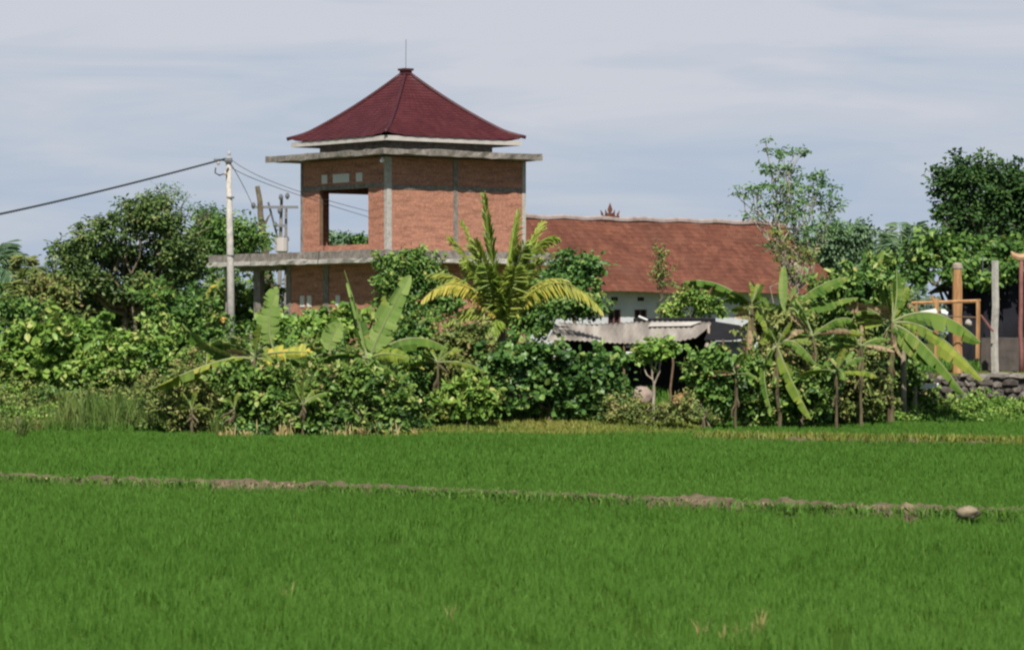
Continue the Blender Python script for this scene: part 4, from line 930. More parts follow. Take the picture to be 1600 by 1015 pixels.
# ------------------------------------------------------------------ shrubs (each one its own thing)
SH = [
 ('broad light green leafy shrub on the bank at the far left', 90, 97, [(125, 525, 58, 28), (70, 535, 50, 30), (20, 560, 40, 34), (170, 545, 34, 28), (90, 570, 70, 30)], 'lt', 210, 15, .34, .21, .16),
 ('grey green shrub below the palm at the left edge', 10, 104, [(10, 490, 36, 34), (-30, 480, 40, 40), (40, 500, 30, 24)], 'md', 90, 20, .35, .17, .10),
 ('yellowish brown shrub between the left palm and the large tree', 85, 106, [(85, 470, 30, 30), (65, 490, 30, 24), (105, 490, 28, 30), (60, 450, 16, 12)], 'ol', 100, 18, .34, .17, .08),
 ('yellow green shrub right of the broad light one, above the debris', 205, 96, [(195, 555, 34, 26), (235, 560, 30, 34), (165, 575, 34, 24), (250, 530, 24, 24)], 'lt', 120, 16, .3, .16, .10),
 ('leafy green shrub at the foot of the large tree', 285, 100, [(275, 485, 44, 38), (310, 520, 40, 34), (250, 530, 34, 28), (290, 545, 40, 24), (240, 470, 18, 18)], 'md', 190, 18, .34, .18, .10),
 ('tall tangled brownish weeds shrub at the field edge, left of the first dark bush', 290, 89.8, [(250, 615, 40, 34), (300, 600, 44, 38), (330, 635, 34, 34), (280, 645, 44, 26)], 'ol', 190, 18, .28, .12, .055),
 ('dark bush at the field edge under the first banana plant', 400, 88.6, [(385, 595, 30, 20), (425, 615, 30, 26), (390, 645, 40, 30), (445, 655, 30, 24), (360, 625, 16, 22), (352, 590, 10, 14), (440, 585, 14, 12)], 'mix', 150, 17, .28, .17, .11),
 ('dense dark bush at the field edge under the second banana plant', 560, 88.2, [(520, 615, 32, 22), (580, 600, 34, 26), (612, 640, 26, 34), (540, 655, 50, 24), (480, 645, 24, 30), (545, 590, 16, 12), (625, 605, 12, 18), (500, 585, 12, 14)], 'mix', 180, 17, .28, .16, .10),
 ('light broad-leaved shrub in front of the shaded lower storey', 480, 101, [(450, 512, 32, 16), (505, 508, 38, 16), (548, 508, 28, 24), (420, 520, 30, 20), (480, 535, 60, 24)], 'lt', 170, 16, .32, .20, .15),
 ('tall feathery green shrub reaching the lower slab at the house corner', 650, 110, [(640, 410, 30, 18), (620, 440, 34, 28), (665, 435, 36, 26), (690, 470, 40, 30), (630, 480, 46, 32), (600, 420, 14, 16)], 'md', 260, 18, .34, .17, .08),
 ('olive green bush behind the verge, left of the yellow banana plant', 690, 94, [(680, 560, 46, 44), (720, 530, 40, 30), (660, 610, 40, 40), (720, 600, 44, 40), (740, 560, 30, 36)], 'ol', 240, 17, .3, .15, .09),
 ('light green small-leaved climber tangle between the dark bush and second banana plant', 640, 92, [(640, 560, 30, 34), (650, 520, 30, 24), (630, 600, 26, 34)], 'md', 110, 17, .3, .14, .09),
 ('dark green bush of round leaves on the verge, left of the shed front', 860, 92.6, [(800, 572, 46, 32), (858, 568, 44, 26), (915, 585, 42, 32), (800, 620, 44, 34), (870, 615, 50, 36), (930, 625, 34, 28), (952, 580, 18, 20), (770, 600, 26, 36)], 'dk', 300, 14, .26, .18, .16),
 ('low light taro-like plant on the verge at the foot of the olive bush', 730, 91.2, [(715, 625, 30, 20), (750, 620, 26, 20), (735, 640, 24, 14)], 'lt', 46, 12, .3, .24, .12),
 ('fresh green shrub under the drooping yellow leaf, left of the shed roof', 895, 104, [(900, 475, 34, 18), (870, 485, 26, 18), (925, 485, 24, 14)], 'md', 80, 18, .3, .15, .08),
 ('bright green shrub in front of the white wall above the shed', 1080, 112, [(1080, 468, 26, 15), (1110, 480, 26, 14), (1050, 490, 16, 8)], 'lt', 70, 18, .34, .15, .08),
 ('thin sprig-like shrub rising against the tiled roof', 1030, 113, [(1028, 410, 7, 16), (1036, 438, 14, 12)], 'ol', 14, 11, .3, .13, .05),
 ('mid green bush in front of the right end of the shed', 1100, 93.5, [(1105, 568, 28, 18), (1118, 595, 30, 28), (1092, 592, 14, 18), (1125, 625, 26, 20)], 'md', 150, 15, .26, .17, .12),
 ('mixed green bush under the arching banana leaf right of the shed', 1215, 96, [(1192, 510, 26, 26), (1235, 510, 34, 32), (1215, 560, 46, 40), (1260, 580, 40, 40), (1225, 620, 50, 34), (1180, 600, 20, 44)], 'ol', 280, 15, .28, .17, .09),
 ('loose leafy bush hiding the foot of the arching banana leaf plant', 1165, 94.3, [(1150, 610, 20, 30), (1190, 630, 26, 24), (1170, 580, 18, 24)], 'mix', 90, 15, .26, .17, .09),
 ('loose leafy bush in front of the low ragged banana plant', 1250, 94.0, [(1240, 610, 30, 30), (1275, 630, 28, 24), (1290, 595, 24, 26), (1225, 640, 26, 16)], 'mix', 140, 15, .26, .17, .09),
 ('straggly bush with pale dry leaves left of the rightmost banana stem', 1345, 97.3, [(1335, 600, 26, 34), (1365, 620, 24, 28), (1350, 560, 22, 26), (1320, 635, 26, 18)], 'ol', 140, 15, .26, .17, .08),
 ('leafy bush right behind the rightmost banana stem', 1410, 101.5, [(1405, 560, 22, 34), (1425, 600, 24, 24), (1440, 625, 26, 16), (1400, 610, 26, 30)], 'mix', 110, 15, .28, .17, .09),
 ('leafy green shrub hiding the foot of the tower wall right of the palm trunk', 822, 108, [(812, 470, 22, 30), (835, 500, 26, 28), (800, 510, 24, 24), (845, 470, 16, 20)], 'md', 110, 17, .32, .17, .10),
 ('tall leafy green bush around the grey concrete post', 1320, 100, [(1310, 470, 38, 30), (1350, 450, 34, 30), (1300, 510, 40, 30), (1345, 500, 34, 34), (1285, 470, 24, 22), (1375, 480, 26, 34)], 'md', 260, 16, .3, .20, .10),
 ('dark underbrush below the tall leafy bush, beside the stakes', 1320, 98.5, [(1300, 560, 40, 34), (1340, 590, 36, 36), (1290, 620, 44, 34), (1350, 625, 30, 26)], 'dk', 190, 16, .28, .15, .08),
 ('low green weeds at the foot of the stone wall', 1470, 101.6, [(1420, 640, 36, 12), (1470, 645, 44, 10), (1525, 642, 40, 11), (1580, 640, 40, 12), (1390, 630, 20, 16)], 'lt', 150, 14, .22, .13, .07),
 ('straggly olive weeds in front of the shed mouth', 1020, 91.5, [(985, 642, 22, 12), (1030, 648, 30, 9), (1065, 638, 20, 16), (960, 644, 20, 12)], 'ol', 90, 14, .24, .12, .05),
 ('dark leafy shrub shaded behind the carport columns of the lower storey', 370, 136, [(345, 470, 34, 50), (385, 480, 34, 50), (365, 520, 50, 40), (415, 470, 24, 44)], 'md', 200, 18, .45, .2, .11),
 ('leafy olive bush behind the banana plants at the right', 1390, 103.5, [(1385, 440, 24, 30), (1395, 480, 24, 30), (1370, 420, 22, 20)], 'md', 90, 16, .3, .18, .09),
]
for (lab, bx_, Y, bl, mt, nc, nl, cr_, ln, wd) in SH:
    plant('shrub', lab, 'shrub', bx_, Y, bl, mt, int(nc * 1.15), int(nl * 1.25), cr_ * .74, ln * 1.08, wd * 1.05, trunk_r=.035, bark='bark', parts=('stem', 'foliage'), stems=3, twigs=18, shell=1.9, depth=.7, amp=.06, rag=.85, shoots=8 + 3 * len(bl),
          up=.55 if mt != 'dk' else .4)
ur = np.random.default_rng(314)
def under(xa, xb, d0, d1, n, h0, h1, mt, lab, nc, ln=.15, wd=.08):
    bl = []
    for _ in range(n):
        x = ur.uniform(xa, xb); d = ur.uniform(d0, d1); y = float(edge(x)) + d
        if 3.0 < x < 5.2 and y < 100: continue
        h = ur.uniform(h0, h1) * min(1, .45 + d / 5); bl.append((x, y, tz1(x, y) + h * .5, ur.uniform(.25, .6), .4, h * .55))
    V, Fc, rv, cc, bi = crown(ur, bl, nc, 14, .26, ln, wd, up=.5, shell=2, rag=.7)
    tag(mesh_obj('undergrowth', V, Fc, M[mt], None, rnd=rv), lab, 'undergrowth', kind='stuff')
under(-20, -3.2, 1.5, 12, 150, .5, 1.3, 'ol', 'tangled olive weeds filling the left bank between the shrubs', 1700)
under(-20, -7.8, .5, 6, 100, .35, .8, 'lt', 'low light green leafy scrub on the slope of the left bank', 1000, .12, .06)
under(-20, -2.6, 3.5, 14, 120, .6, 1.5, 'md', 'green leafy weeds filling the left bank behind the first bushes', 1500)
under(-3.0, 6.4, 5.5, 12, 70, .4, 1.3, 'md', 'green weeds growing behind the verge around the shed', 850)
under(-7.6, -2.4, .3, 3.2, 24, .4, .9, 'dk', 'dark leafy weeds between the two dark bushes at the field edge', 230)
under(5.6, 11.6, .2, 4.5, 110, .8, 2.3, 'ol', 'tangled dry and olive weeds below the right banana plants', 1300)
under(5.8, 12.2, 1.5, 7, 70, .8, 1.9, 'md', 'green weeds behind the right banana plants', 1000, .19, .10)
under(9.5, 19, .1, 2.8, 90, .3, .8, 'lt', 'low leafy weeds at the foot of the stone wall', 1000, .13, .07)
# slim pale sapling with a few broad leaves in front of the shed
plant('papaya_sapling', 'slim pale-stemmed sapling with broad leaves in front of the dark shed mouth', 'tree', 1022, 93.2,
      [(1015, 550, 26, 12), (1040, 548, 22, 12), (1000, 560, 14, 10), (1030, 535, 16, 8)], 'lt', 60, 12, .24, .2, .13, trunk_r=.05, bark='barkp', twigs=16, shell=2, amp=.02)

# ------------------------------------------------------------------ banana plants
banana('first banana plant from the left, one upright leaf and several drooping yellowing ones', 400, 89.5, (398, 560), [
    ((428, 545), (410, 510), (434, 448), .62, 'ban_pale', .25, .25, .75, -.2),
    ((395, 562), (330, 560), (285, 505), .42, 'ban', .9, .5, .3, .2),
    ((392, 560), (350, 550), (238, 607), .55, 'ban_lime', 1.1, .9, .35, -.6),
    ((400, 556), (450, 545), (490, 552), .42, 'ban_yel', .4, .5, .5, -.4, 'yellow leaf with a brown dried tip'),
    ((402, 560), (440, 562), (462, 592), .42, 'ban_yel', .9, .7, .4, -.5),
    ((398, 556), (370, 530), (330, 540), .45, 'ban', .8, .6, .4, .3),
    ((400, 556), (420, 530), (445, 545), .40, 'ban_lime', .7, .6, .4, .3),
    ((398, 560), (380, 575), (345, 640), .40, 'ban', .9, .8, .5, -.3)], .10, 11, extra=5, exl=1.5, exm=('ban', 'ban_lime', 'ban_dry'))
banana('second banana plant from the left, long pale leaf slanting up right', 578, 89.0, (575, 572), [
    ((578, 560), (590, 520), (641, 430), .68, 'ban_pale', .15, .2, .8, -.3),
    ((572, 560), (565, 500), (538, 422), .24, 'ban_pale', .9, .5, .5, .1),
    ((578, 560), (640, 505), (700, 545), .48, 'ban', 1.1, .8, .45, .3, 'arching leaf with a dry tip'),
    ((574, 560), (540, 545), (500, 562), .42, 'ban', .9, .7, .4, -.3),
    ((570, 562), (545, 560), (528, 560), .30, 'ban', .5, .5, .2, -.3),
    ((578, 560), (600, 545), (640, 560), .42, 'ban_lime', .6, .5, .4, -.5),
    ((576, 560), (560, 520), (548, 470), .38, 'ban', .6, .5, .3, .5),
    ((578, 562), (610, 560), (650, 610), .42, 'ban', 1.0, .8, .5, -.1)], .09, 12, extra=6, exl=1.5)
banana('leafy banana plant behind the second one, broad leaves merging with the climber tangle', 618, 92.5, (618, 545), [
    ((618, 545), (640, 500), (690, 492), .42, 'ban', .9, .7, .4, .2), ((618, 545), (615, 500), (600, 462), .42, 'ban_lime', .4, .4, .4, .1),
    ((618, 545), (640, 540), (665, 575), .40, 'ban_lime', .9, .8, .4, -.6), ((618, 545), (595, 540), (585, 590), .40, 'ban', .9, .8, .4, -.6)], .07, 33, extra=8, exl=1.2)
banana('low spreading banana plant left of the yellowing one, dark leaves over the brown weeds', 322, 91.5, (322, 575), [
    ((322, 575), (310, 535), (292, 520), .34, 'ban', .8, .6, .4, .2), ((322, 575), (345, 545), (352, 560), .34, 'ban_lime', .9, .7, .4, -.4)], .05, 34, extra=6, exl=.9)
banana('small young banana shoot with one rounded pale leaf between the first two banana plants', 515, 90.5, (516, 550), [
    ((516, 552), (512, 530), (532, 504), .55, 'ban_pale', .1, .1, .05, -.1),
    ((516, 552), (500, 550), (482, 565), .3, 'ban', .7, .6, .2, -.2)], .05, 13)
rp_ = np.random.default_rng(140); cpx, cpy, CY = 785, 505, 97.0
cb = W(cpx, 560, CY); cb[2] = tz1(cb[0], CY) - .05
root = thing('coconut_palm', 'young yellow green coconut palm, dense upright fronds and arching yellow ones before the brick house', 'palm tree', cb)
mb = MB(); mb.tube(wander(rp_, cb, W(cpx, 512, CY), 6, .01), [.24, .22, .2, .19, .18, .15], 9); mb.build('trunk', M['pstem'], root, loc=cb)
for (x, y, sg_, lf_, op, dr, mt, dy) in (
    (757, 312, -.2, .62, .42, .05, 'coco', -.3), (808, 338, .1, .55, .42, .05, 'coco', .2), (724, 350, .2, .34, .4, .1, 'coco', .5), (703, 372, .5, .42, .5, .3, 'coco', .1),
    (868, 372, 1.5, .50, .55, .5, 'coco', .2), (845, 352, .5, .5, .45, .1, 'coco', .8), (742, 380, .2, .60, .5, .1, 'coco', -.7), (818, 385, .3, .60, .5, .1, 'coco', -.7), 
    (730, 410, .5, .55, .6, .3, 'coco', .9), (838, 405, .5, .55, .6, .3, 'coco', 1.0), (760, 420, .1, .6, .6, .2, 'coco', -1.0), (805, 420, .1, .6, .6, .2, 'coco', -1.0),
    (938, 482, 1.9, .62, .75, .9, 'coco_yel', -.3), (884, 437, .9, .28, .5, .7, 'coco_yel', .2), (662, 466, 1.5, .5, .75, .9, 'coco_yel', -.3), (666, 430, 1.0, .4, .7, .7, 'coco_yel', .5),
    (700, 505, .9, .55, .8, .9, 'coco', .4), (750, 560, .9, .5, .8, .8, 'coco', -1.2)):
    V, Fc, rv = frond(rp_, W(cpx + rp_.normal(0, 2), cpy, CY), W(x, y, CY + dy), sg_, lf_, n=40, droop=dr, op=op, wl=.05, rg=.14)
    mesh_obj('frond', V, Fc, M[mt], root, rnd=rv, loc=cb)
banana('banana plant with one long dark leaf arching left over the shed end', 1172, 95.5, (1174, 480), [
    ((1174, 482), (1130, 430), (1068, 440), .46, 'ban', 1.15, .8, .2, -.3),
    ((1174, 482), (1160, 455), (1130, 470), .34, 'ban', .9, .7, .3, -.3),
    ((1174, 482), (1190, 470), (1200, 520), .34, 'ban_lime', .9, .8, .3, -.3),
    ((1172, 484), (1168, 520), (1160, 600), .26, 'ban_dry', .8, .6, .4, -.2, 'dry hanging leaf'),
    ((1176, 484), (1180, 560), (1174, 655), .24, 'ban_dry', .8, .6, .4, -.1, 'dry hanging leaf')], .10, 15, extra=5, exl=1.3)
banana('banana plant with two rolled pale young leaves beside the thin tree trunks', 1228, 98.5, (1226, 492), [
    ((1226, 492), (1222, 455), (1225, 415), .24, 'ban_pale', .2, .2, 0, -.1),
    ((1230, 492), (1238, 470), (1241, 448), .20, 'ban_pale', .2, .2, 0, -.2),
    ((1228, 492), (1270, 440), (1325, 432), .42, 'ban', 1.1, .7, .2, -.1),
    ((1228, 495), (1260, 470), (1340, 465), .40, 'ban', 1.1, .7, .3, .3),
    ((1226, 495), (1205, 470), (1190, 500), .36, 'ban_lime', .9, .7, .3, -.4),
    ((1228, 495), (1235, 530), (1285, 565), .34, 'ban', 1.0, .8, .3, -.6)], .07, 16, extra=5, exl=1.4)
banana('low ragged banana plant in the bush with one leaf trailing to the field', 1218, 93.5, (1214, 540), [
    ((1214, 540), (1180, 560), (1205, 640), .30, 'ban', .9, .6, .3, -.3),
    ((1214, 540), (1230, 585), (1268, 655), .36, 'ban_lime', .8, .6, .3, -.4),
    ((1214, 540), (1200, 510), (1186, 535), .30, 'ban_lime', .7, .6, .3, -.2),
    ((1214, 540), (1240, 515), (1275, 570), .32, 'ban', 1.0, .7, .3, -.2)], .06, 17, extra=5, exl=1.1, exm=('ban', 'ban_lime', 'ban_dry'))
banana('rightmost banana plant, three long torn leaves drooping right across the timber frame', 1392, 99.0, (1394, 505), [
    ((1394, 504), (1460, 462), (1532, 534), .70, 'ban', 1.15, .8, .35, -.4),
    ((1394, 506), (1450, 488), (1536, 594), .60, 'ban_lime', 1.1, .9, .5, -.6),
    ((1394, 508), (1430, 510), (1506, 614), .60, 'ban', 1.1, .9, .4, -.9),
    ((1392, 506), (1410, 520), (1450, 570), .40, 'ban', 1.0, .9, .4, -.5),
    ((1392, 506), (1405, 470), (1400, 420), .34, 'ban', .7, .5, .3, .3),
    ((1390, 506), (1350, 470), (1330, 500), .40, 'ban', 1.0, .8, .4, -.2),
    ((1390, 508), (1370, 540), (1352, 590), .26, 'ban_dry', .8, .6, .4, -.2, 'dry hanging leaf'),
    ((1394, 510), (1400, 545), (1412, 560), .24, 'ban_dry', .8, .6, .4, -.3, 'dry hanging leaf')], .12, 18, extra=9, exl=1.8, exm=('ban', 'ban_lime', 'ban_dry'))
banana('ragged banana plant standing behind the arching banana leaf, right of the shed', 1196, 99.5, (1197, 505), [
    ((1197, 505), (1190, 470), (1172, 440), .34, 'ban_lime', .5, .5, .4, .2), ((1197, 505), (1215, 470), (1240, 480), .34, 'ban', .9, .7, .4, -.2)], .08, 31, extra=9, exl=1.3, exm=('ban', 'ban_lime', 'ban_dry'))
banana('banana plant with dark leaves between the leafy bush and the rightmost banana', 1362, 101.5, (1362, 470), [
    ((1362, 470), (1360, 430), (1380, 392), .34, 'ban', .6, .5, .4, .2), ((1362, 470), (1340, 430), (1310, 445), .36, 'ban', 1.0, .7, .4, -.2), ((1350, 450), (1335, 425), (1316, 422), .2, 'ban_org', .8, .5, .3, -1.2, 'orange dead leaf')], .08, 32, extra=9, exl=1.4, exm=('ban', 'ban_lime', 'ban_dry'))
for k_, (px_, Y_b, ty, ex_, L_, lab_) in enumerate((
    (1150, 93.0, 585, 8, 1.2, 'young banana clump at the shed corner, under the long arching leaf'),
    (1270, 94.6, 525, 10, 1.5, 'leafy banana clump between the two stems right of the shed'),
    (1308, 93.4, 580, 10, 1.3, 'low banana clump with some brown leaves in the middle of the right tangle'),
    (1345, 96.0, 540, 9, 1.4, 'banana clump below the grey concrete post'),
    (474, 87.5, 632, 9, .95, 'short banana clump between the yellowing plant and the pale slanting leaf'),
    (684, 91.6, 566, 9, 1.2, 'short banana clump between the climber tangle and the young palm'),
    (300, 88.9, 640, 7, .8, 'short banana clump at the foot of the brown weeds'))):
    banana(lab_, px_, Y_b, (px_, ty), [], .05, 60 + k_, extra=ex_, exl=L_, exm=('ban_mid', 'ban_lime', 'ban', 'ban_dry') if px_ > 1000 else ('ban_lime', 'ban_mid', 'ban_lime'))
banana('yellowed banana plant with drooping tips at the left carport column', 332, 106, (328, 480), [
    ((328, 482), (318, 440), (340, 445), .20, 'ban_yel', 1.0, .8, .2, -.2),
    ((328, 482), (335, 450), (308, 478), .24, 'ban_yel', 1.0, .8, .2, -.3),
    ((330, 482), (345, 420), (352, 436), .14, 'ban_lime', 1.0, .8, .2, -.1),
    ((330, 500), (340, 480), (362, 505), .28, 'ban_org', 1.0, .8, .2, -.4)], .06, 19)
# maize-like seedling and dry stalks at the dark bush foot
banana('small light green seedling at the foot of the first dark bush', 366, 87.9, (366, 635), [
    ((366, 640), (358, 615), (350, 625), .12, 'ban_lime', .4, .4, 0, -.1), ((366, 640), (370, 610), (376, 618), .12, 'ban_lime', .3, .4, 0, -.1), ((366, 645), (355, 640), (348, 655), .1, 'ban_lime', .6, .4, 0, -.1)],
    .025, 20, group=None, name='seedling', cat='seedling')
r_ = np.random.default_rng(55)
for k_, (x_, y_, lab) in enumerate(((355, 672, 'pale dry husk at the left foot of the first dark bush'), (385, 680, 'small pale husk right of the seedling'), (443, 668, 'tall pale dry stalk at the right foot of the first dark bush'), (532, 680, 'wide tan dry clump at the foot of the second dark bush'),
                                    (566, 672, 'slim tan dry stalk at the foot of the second dark bush'))):
    Y = 87.2 - .1 * k_; x0 = (x_ - 800) / F * Y; P = np.array([[x0 + r_.normal(0, .05), Y, 0] for _ in range(5)])
    V, Fc, rv = blades(r_, P, .38 if k_ in (2, 4) else .25, .06, 7, .05, .4); lc = (x0, Y, 0); o = mesh_obj('dry_husk', V, Fc, M['straw'], None, rnd=rv, loc=lc); o.location = lc; tag(o, lab, 'dry plant', 'dry husks at the field edge')
# brown withered plant standing in the paddy at far left
Y = 85.5; x0 = (33 - 800) / F * Y; V, Fc, rv = blades(r_, np.array([[x0, Y, 0]] * 6), .62, .05, 8, .07, .4); lc = (x0, Y, 0)
wp = thing('withered_plant', 'brown withered plant standing alone in the paddy at the far left', 'dry plant', lc)
mesh_obj('leaf_tuft', V, Fc, M['grass_brown'], wp, rnd=rv, loc=lc); mb = MB(); mb.tube([(x0 - .1, Y, .6), (x0 - .02, Y, .3), (x0, Y, -.05)], [.03, .05, .06], 6); mb.build('stem', M['bark'], wp, loc=lc)
# debris pile (broken roof tiles) on the left bank
dp = W(214, 592, 96.5); dp[2] = tz1(dp[0], 96.5) + .12; dz = tz1(dp[0], 96.5); root = thing('debris_heap', 'small heap of broken reddish tiles and pale boards on the left bank', 'debris', (dp[0], 96.5, dz)); mb = MB(); mb2 = MB()
for k_ in range(14):
    c = np.array([dp[0] + r_.uniform(-.35, .35), 96.3 + r_.uniform(-.2, .3), dp[2] + r_.uniform(-.14, .12)]); ax = r_.normal(0, 1, 3) * [1, .5, .3]; ax /= np.linalg.norm(ax); s_ = np.cross(ax, (0, .5, 1)); s_ /= np.linalg.norm(s_); nn = np.cross(ax, s_) * .015
    q = [c - ax * .17 - s_ * .09, c + ax * .17 - s_ * .09, c + ax * .17 + s_ * .09, c - ax * .17 + s_ * .09]
    (mb if k_ % 3 else mb2).add([p + nn for p in q] + [p - nn for p in q], [(0, 1, 2, 3), (7, 6, 5, 4), (0, 4, 5, 1), (1, 5, 6, 2), (2, 6, 7, 3), (3, 7, 4, 0)])
mb.build('tiles', noisemat('broken_tile', [(.28, .14, .11), (.45, .27, .22)], 6), root, loc=tuple(root.location)); mb2.build('boards', M['concp'], root, loc=tuple(root.location))

# ------------------------------------------------------------------ bunds between the paddies
def bund(name, pts, wid, hgt, seed, mat):
    r = np.random.default_rng(seed); P = np.array(pts); s = np.linspace(0, len(P) - 1, 260); k = np.arange(len(P))
    X = np.interp(s, k, P[:, 0]); Yb = np.interp(s, k, P[:, 1]); n = len(X); V = []
    nz = np.convolve(r.normal(0, 1, n + 8), np.ones(9) / 9, 'valid'); nz2 = np.convolve(r.normal(0, 1, n + 4), np.ones(5) / 5, 'valid')
    prof = [(-1, -.03), (-.75, .55), (-.35, .95), (.2, 1.0), (.7, .6), (1, -.03)]
    for i_ in range(n):
        h = hgt * (1 + .25 * nz[i_]); ww = wid * (1 + .3 * nz2[i_])
        for (a, b) in prof:
            V.append((X[i_] + r.normal(0, .02), Yb[i_] + .25 * nz2[i_] + a * ww + r.normal(0, .02), max(-.02, b * h + r.normal(0, .02)) if b > 0 else -.04))
    m = len(prof); Fc = [(i_ * m + j_, (i_ + 1) * m + j_, (i_ + 1) * m + j_ + 1, i_ * m + j_ + 1) for i_ in range(n - 1) for j_ in range(m - 1)]
    o = mesh_obj(name, V, Fc, mat); return tag(o, kind='structure'), X, Yb
def bw(px, py, z=.2): Y = F * (H - z) / (py - HY); return ((px - 800) / F * Y, Y)
b1, BX, BY = bund('bund', [bw(-500, 722), bw(0, 743), bw(400, 754), bw(800, 769), bw(1200, 786), bw(1600, 797), bw(2200, 812)], .5, .235, 1, M['mud'])
B2 = [(bw(1090, 688, .05)), bw(1350, 692, .05), bw(1600, 697, .05), bw(2000, 703, .05)]
b2, BX2, BY2 = bund('bund', B2, .45, .16, 2, M['mud'])

# ------------------------------------------------------------------ rice and grass
r = np.random.default_rng(42)
def field(n_rows, y0, y1, sp, jitter):
    pts = []
    y = y0
    while y < y1:
        half = (800 + 650) / F * y + 1.2
        x = np.arange(-half, half, sp); pts.append(np.column_stack([x + r.normal(0, sp * jitter, len(x)), y + r.normal(0, sp * jitter, len(x)), np.zeros(len(x))])); y += sp
    return np.vstack(pts)
P = np.vstack([field(0, 25.5, 40, .13, .34), field(0, 40, 60, .17, .32), field(0, 60, 101, .27, .3)])
by = np.interp(P[:, 0], BX, BY); by2 = np.interp(P[:, 0], BX2, BY2)
gone = (np.abs(P[:, 1] - by) < .5) | ((P[:, 0] > BX2.min()) & (np.abs(P[:, 1] - by2) < .45)) | (P[:, 1] > edge(P[:, 0]) - .15)
hole = r.uniform([0, 25], [1, 52], (420, 2)); hx = (hole[:, 0] * 2 - 1) * (hole[:, 1] * .2 + 1)
for a_x, a_y in zip(hx, hole[:, 1]): gone |= ((P[:, 0] - a_x) / .16) ** 2 + ((P[:, 1] - a_y) / .5) ** 2 < 1   # missed seedlings leave dark gaps
P = P[~gone]; by = np.interp(P[:, 0], BX, BY)
lowf = .5 + .22 * np.sin(P[:, 0] * .5 + 1.3 * np.sin(P[:, 1] * .21)) + .22 * np.sin(P[:, 1] * .45 + .8 * np.sin(P[:, 0] * .8))
near = P[:, 1] < by
for msk, lab, nm in ((near, 'young green rice covering the near paddy', 'rice_crop'), (~near, 'young green rice in the far paddy beyond the mud bund', 'rice_crop')):
    Q = P[msk]; val = np.clip(lowf[msk] * .45 + r.uniform(0, .45, len(Q)) + .14 * (Q[:, 1] < 37.2 + .3 * np.sin(Q[:, 0])), 0, 1)
    wd = np.interp(Q[:, 1], [25, 40, 60, 100], [.007, .010, .017, .028])
    hh = .18 * (1 + .14 * np.sin(Q[:, 0] * 1.3 + Q[:, 1]) * np.sin(Q[:, 1] * .7))
    V, Fc, rv = blades(r, Q, hh, wd, 15, .055, .28, val); tag(mesh_obj(nm, V, Fc, M['rice'], None, rnd=rv), lab, 'rice', kind='stuff')
# straw coloured weeds standing in the rice
for k_, (x_, y_, n_, h_, lab) in enumerate(((448, 935, 3, .3, 'small dry straw tuft standing in the rice, left of centre'), (708, 965, 2, .26, 'tiny dry tuft in the rice below the centre'), (1096, 995, 2, .3, 'single dry stalk left of the wide straw patch'),
                                   (1150, 995, 9, .24, 'wide low straw patch at the bottom of the rice'), (1188, 990, 3, .36, 'tall dry stalk at the right of the wide straw patch'))):
    x0, Y = bw(x_, y_, .05); Q = np.array([[x0 + r.normal(0, .008 * n_), Y + r.normal(0, .008 * n_), 0] for _ in range(n_)])
    V, Fc, rv = blades(r, Q, h_ * .78, .010, 6, .025, .35); lc = (x0, Y, 0); o = mesh_obj('dry_tuft', V, Fc, M['straw'], None, rnd=rv, loc=lc); o.location = lc; tag(o, lab, 'dry tuft', 'dry tufts in the rice')
# grass on the bunds
n = 3000; s = r.uniform(0, len(BX) - 1, n); k = np.arange(len(BX)); q = np.column_stack([np.interp(s, k, BX), np.interp(s, k, BY) + r.choice([-1, 1], n) * r.uniform(.25, .6, n), np.full(n, .10)])
keep = np.sin(q[:, 0] * 1.9) + np.sin(q[:, 0] * .7 + 2) + r.normal(0, .6, n) > -.7
V, Fc, rv = blades(r, q[keep], .17, .02, 8, .08, .6); tag(mesh_obj('bund_grass', V, Fc, M['grass_green'], None, rnd=rv), 'short green grass along the mud bund', 'grass', kind='stuff')
n = 260; s = r.uniform(0, len(BX) - 1, n); q = np.column_stack([np.interp(s, k, BX), np.interp(s, k, BY) + r.uniform(-.5, .3, n), np.full(n, .2)])
V, Fc, rv = blades(r, q, .05, .03, 6, .14, 1.8); tag(mesh_obj('bund_straw', V, Fc, M['bstraw'], None, rnd=rv), 'dry straw scattered on the mud bund', 'straw', kind='stuff')
n = 420; s = r.uniform(0, len(BX2) - 1, n); k2 = np.arange(len(BX2)); q = np.column_stack([np.interp(s, k2, BX2), np.interp(s, k2, BY2) + r.uniform(-.5, .5, n), np.full(n, .12)])
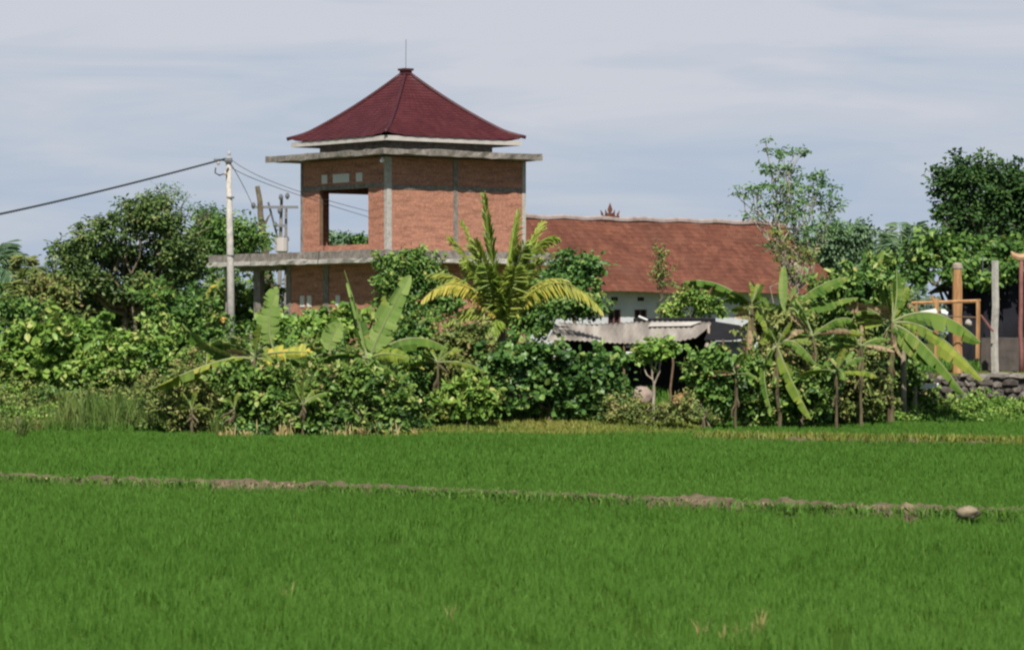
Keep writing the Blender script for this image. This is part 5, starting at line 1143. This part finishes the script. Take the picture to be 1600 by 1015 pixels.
V, Fc, rv = blades(r, q, .22, .03, 8, .08, .5); tag(mesh_obj('bund_grass', V, Fc, M['grass_yellow'], None, rnd=rv), 'yellowish grass on the low bund at the right', 'grass', kind='stuff')
# pale clod on the bund at the right
x0, Y = bw(1512, 801, .2); lumpy('clod', 'pale flat clod of dried mud on the bund at the right', 'clod', 1512, 801, Y - .2, .17, .10, noisemat('dry_clod', [(.22, .17, .11), (.38, .31, .22)], 12), 31)
# bank grass
def bank(xa, xb, d0, d1, n, h, wd, mat, lab, nb=9, lean=.45, nm='grass'):
    x = r.uniform(xa, xb, n); y = edge(x) + r.uniform(d0, d1, n); Q = np.column_stack([x, y, tz(x, y)])
    V, Fc, rv = blades(r, Q, h * r.uniform(.6, 1.3, n), wd, nb, .08, lean, np.clip(.5 + .3 * np.sin(x * 1.3) + .2 * np.sin(y * 2 + x) + r.normal(0, .15, n), 0, 1)); tag(mesh_obj(nm, V, Fc, M[mat], None, rnd=rv), lab, 'grass', kind='stuff')
bank(-19, -7.8, -.1, 6.5, 6500, .38, .035, 'grass_brown', 'tall mixed green and brown grass on the left bank', nm='bank_grass')
bank(-12.5, -9.2, -.3, 1.6, 900, .32, .03, 'grass_green', 'fresh green grass patch at the foot of the left bank', nm='bank_grass')
bank(-3.2, 5.6, -.1, 7.5, 5200, .17, .035, 'grass_yellow', 'short yellow green grass on the verge before the shed', nm='verge_grass')
bank(5.4, 19, -.2, 3.0, 3200, .30, .035, 'grass_green', 'green grass along the far field edge at the right', nm='verge_grass')
bank(-12.2, -7.6, -.1, 2.0, 420, .95, .030, 'grass_brown', 'tall stalky weeds at the field edge left of the dark bushes', 7, .3, 'tall_weeds')
bank(-7.6, -2.4, -.2, .7, 26, .42, .035, 'straw', 'dry stalks at the foot of the dark bushes', 4, .5, 'dry_stalks')
bank(5.6, 12, -.1, 3, 240, .9, .035, 'grass_brown', 'tall stalky weeds below the right banana plants', 7, .3, 'tall_weeds')
bank(-22, 20, 8, 16, 5200, .35, .05, 'grass_green', 'rough grass on the yard behind the bushes', nm='yard_grass')
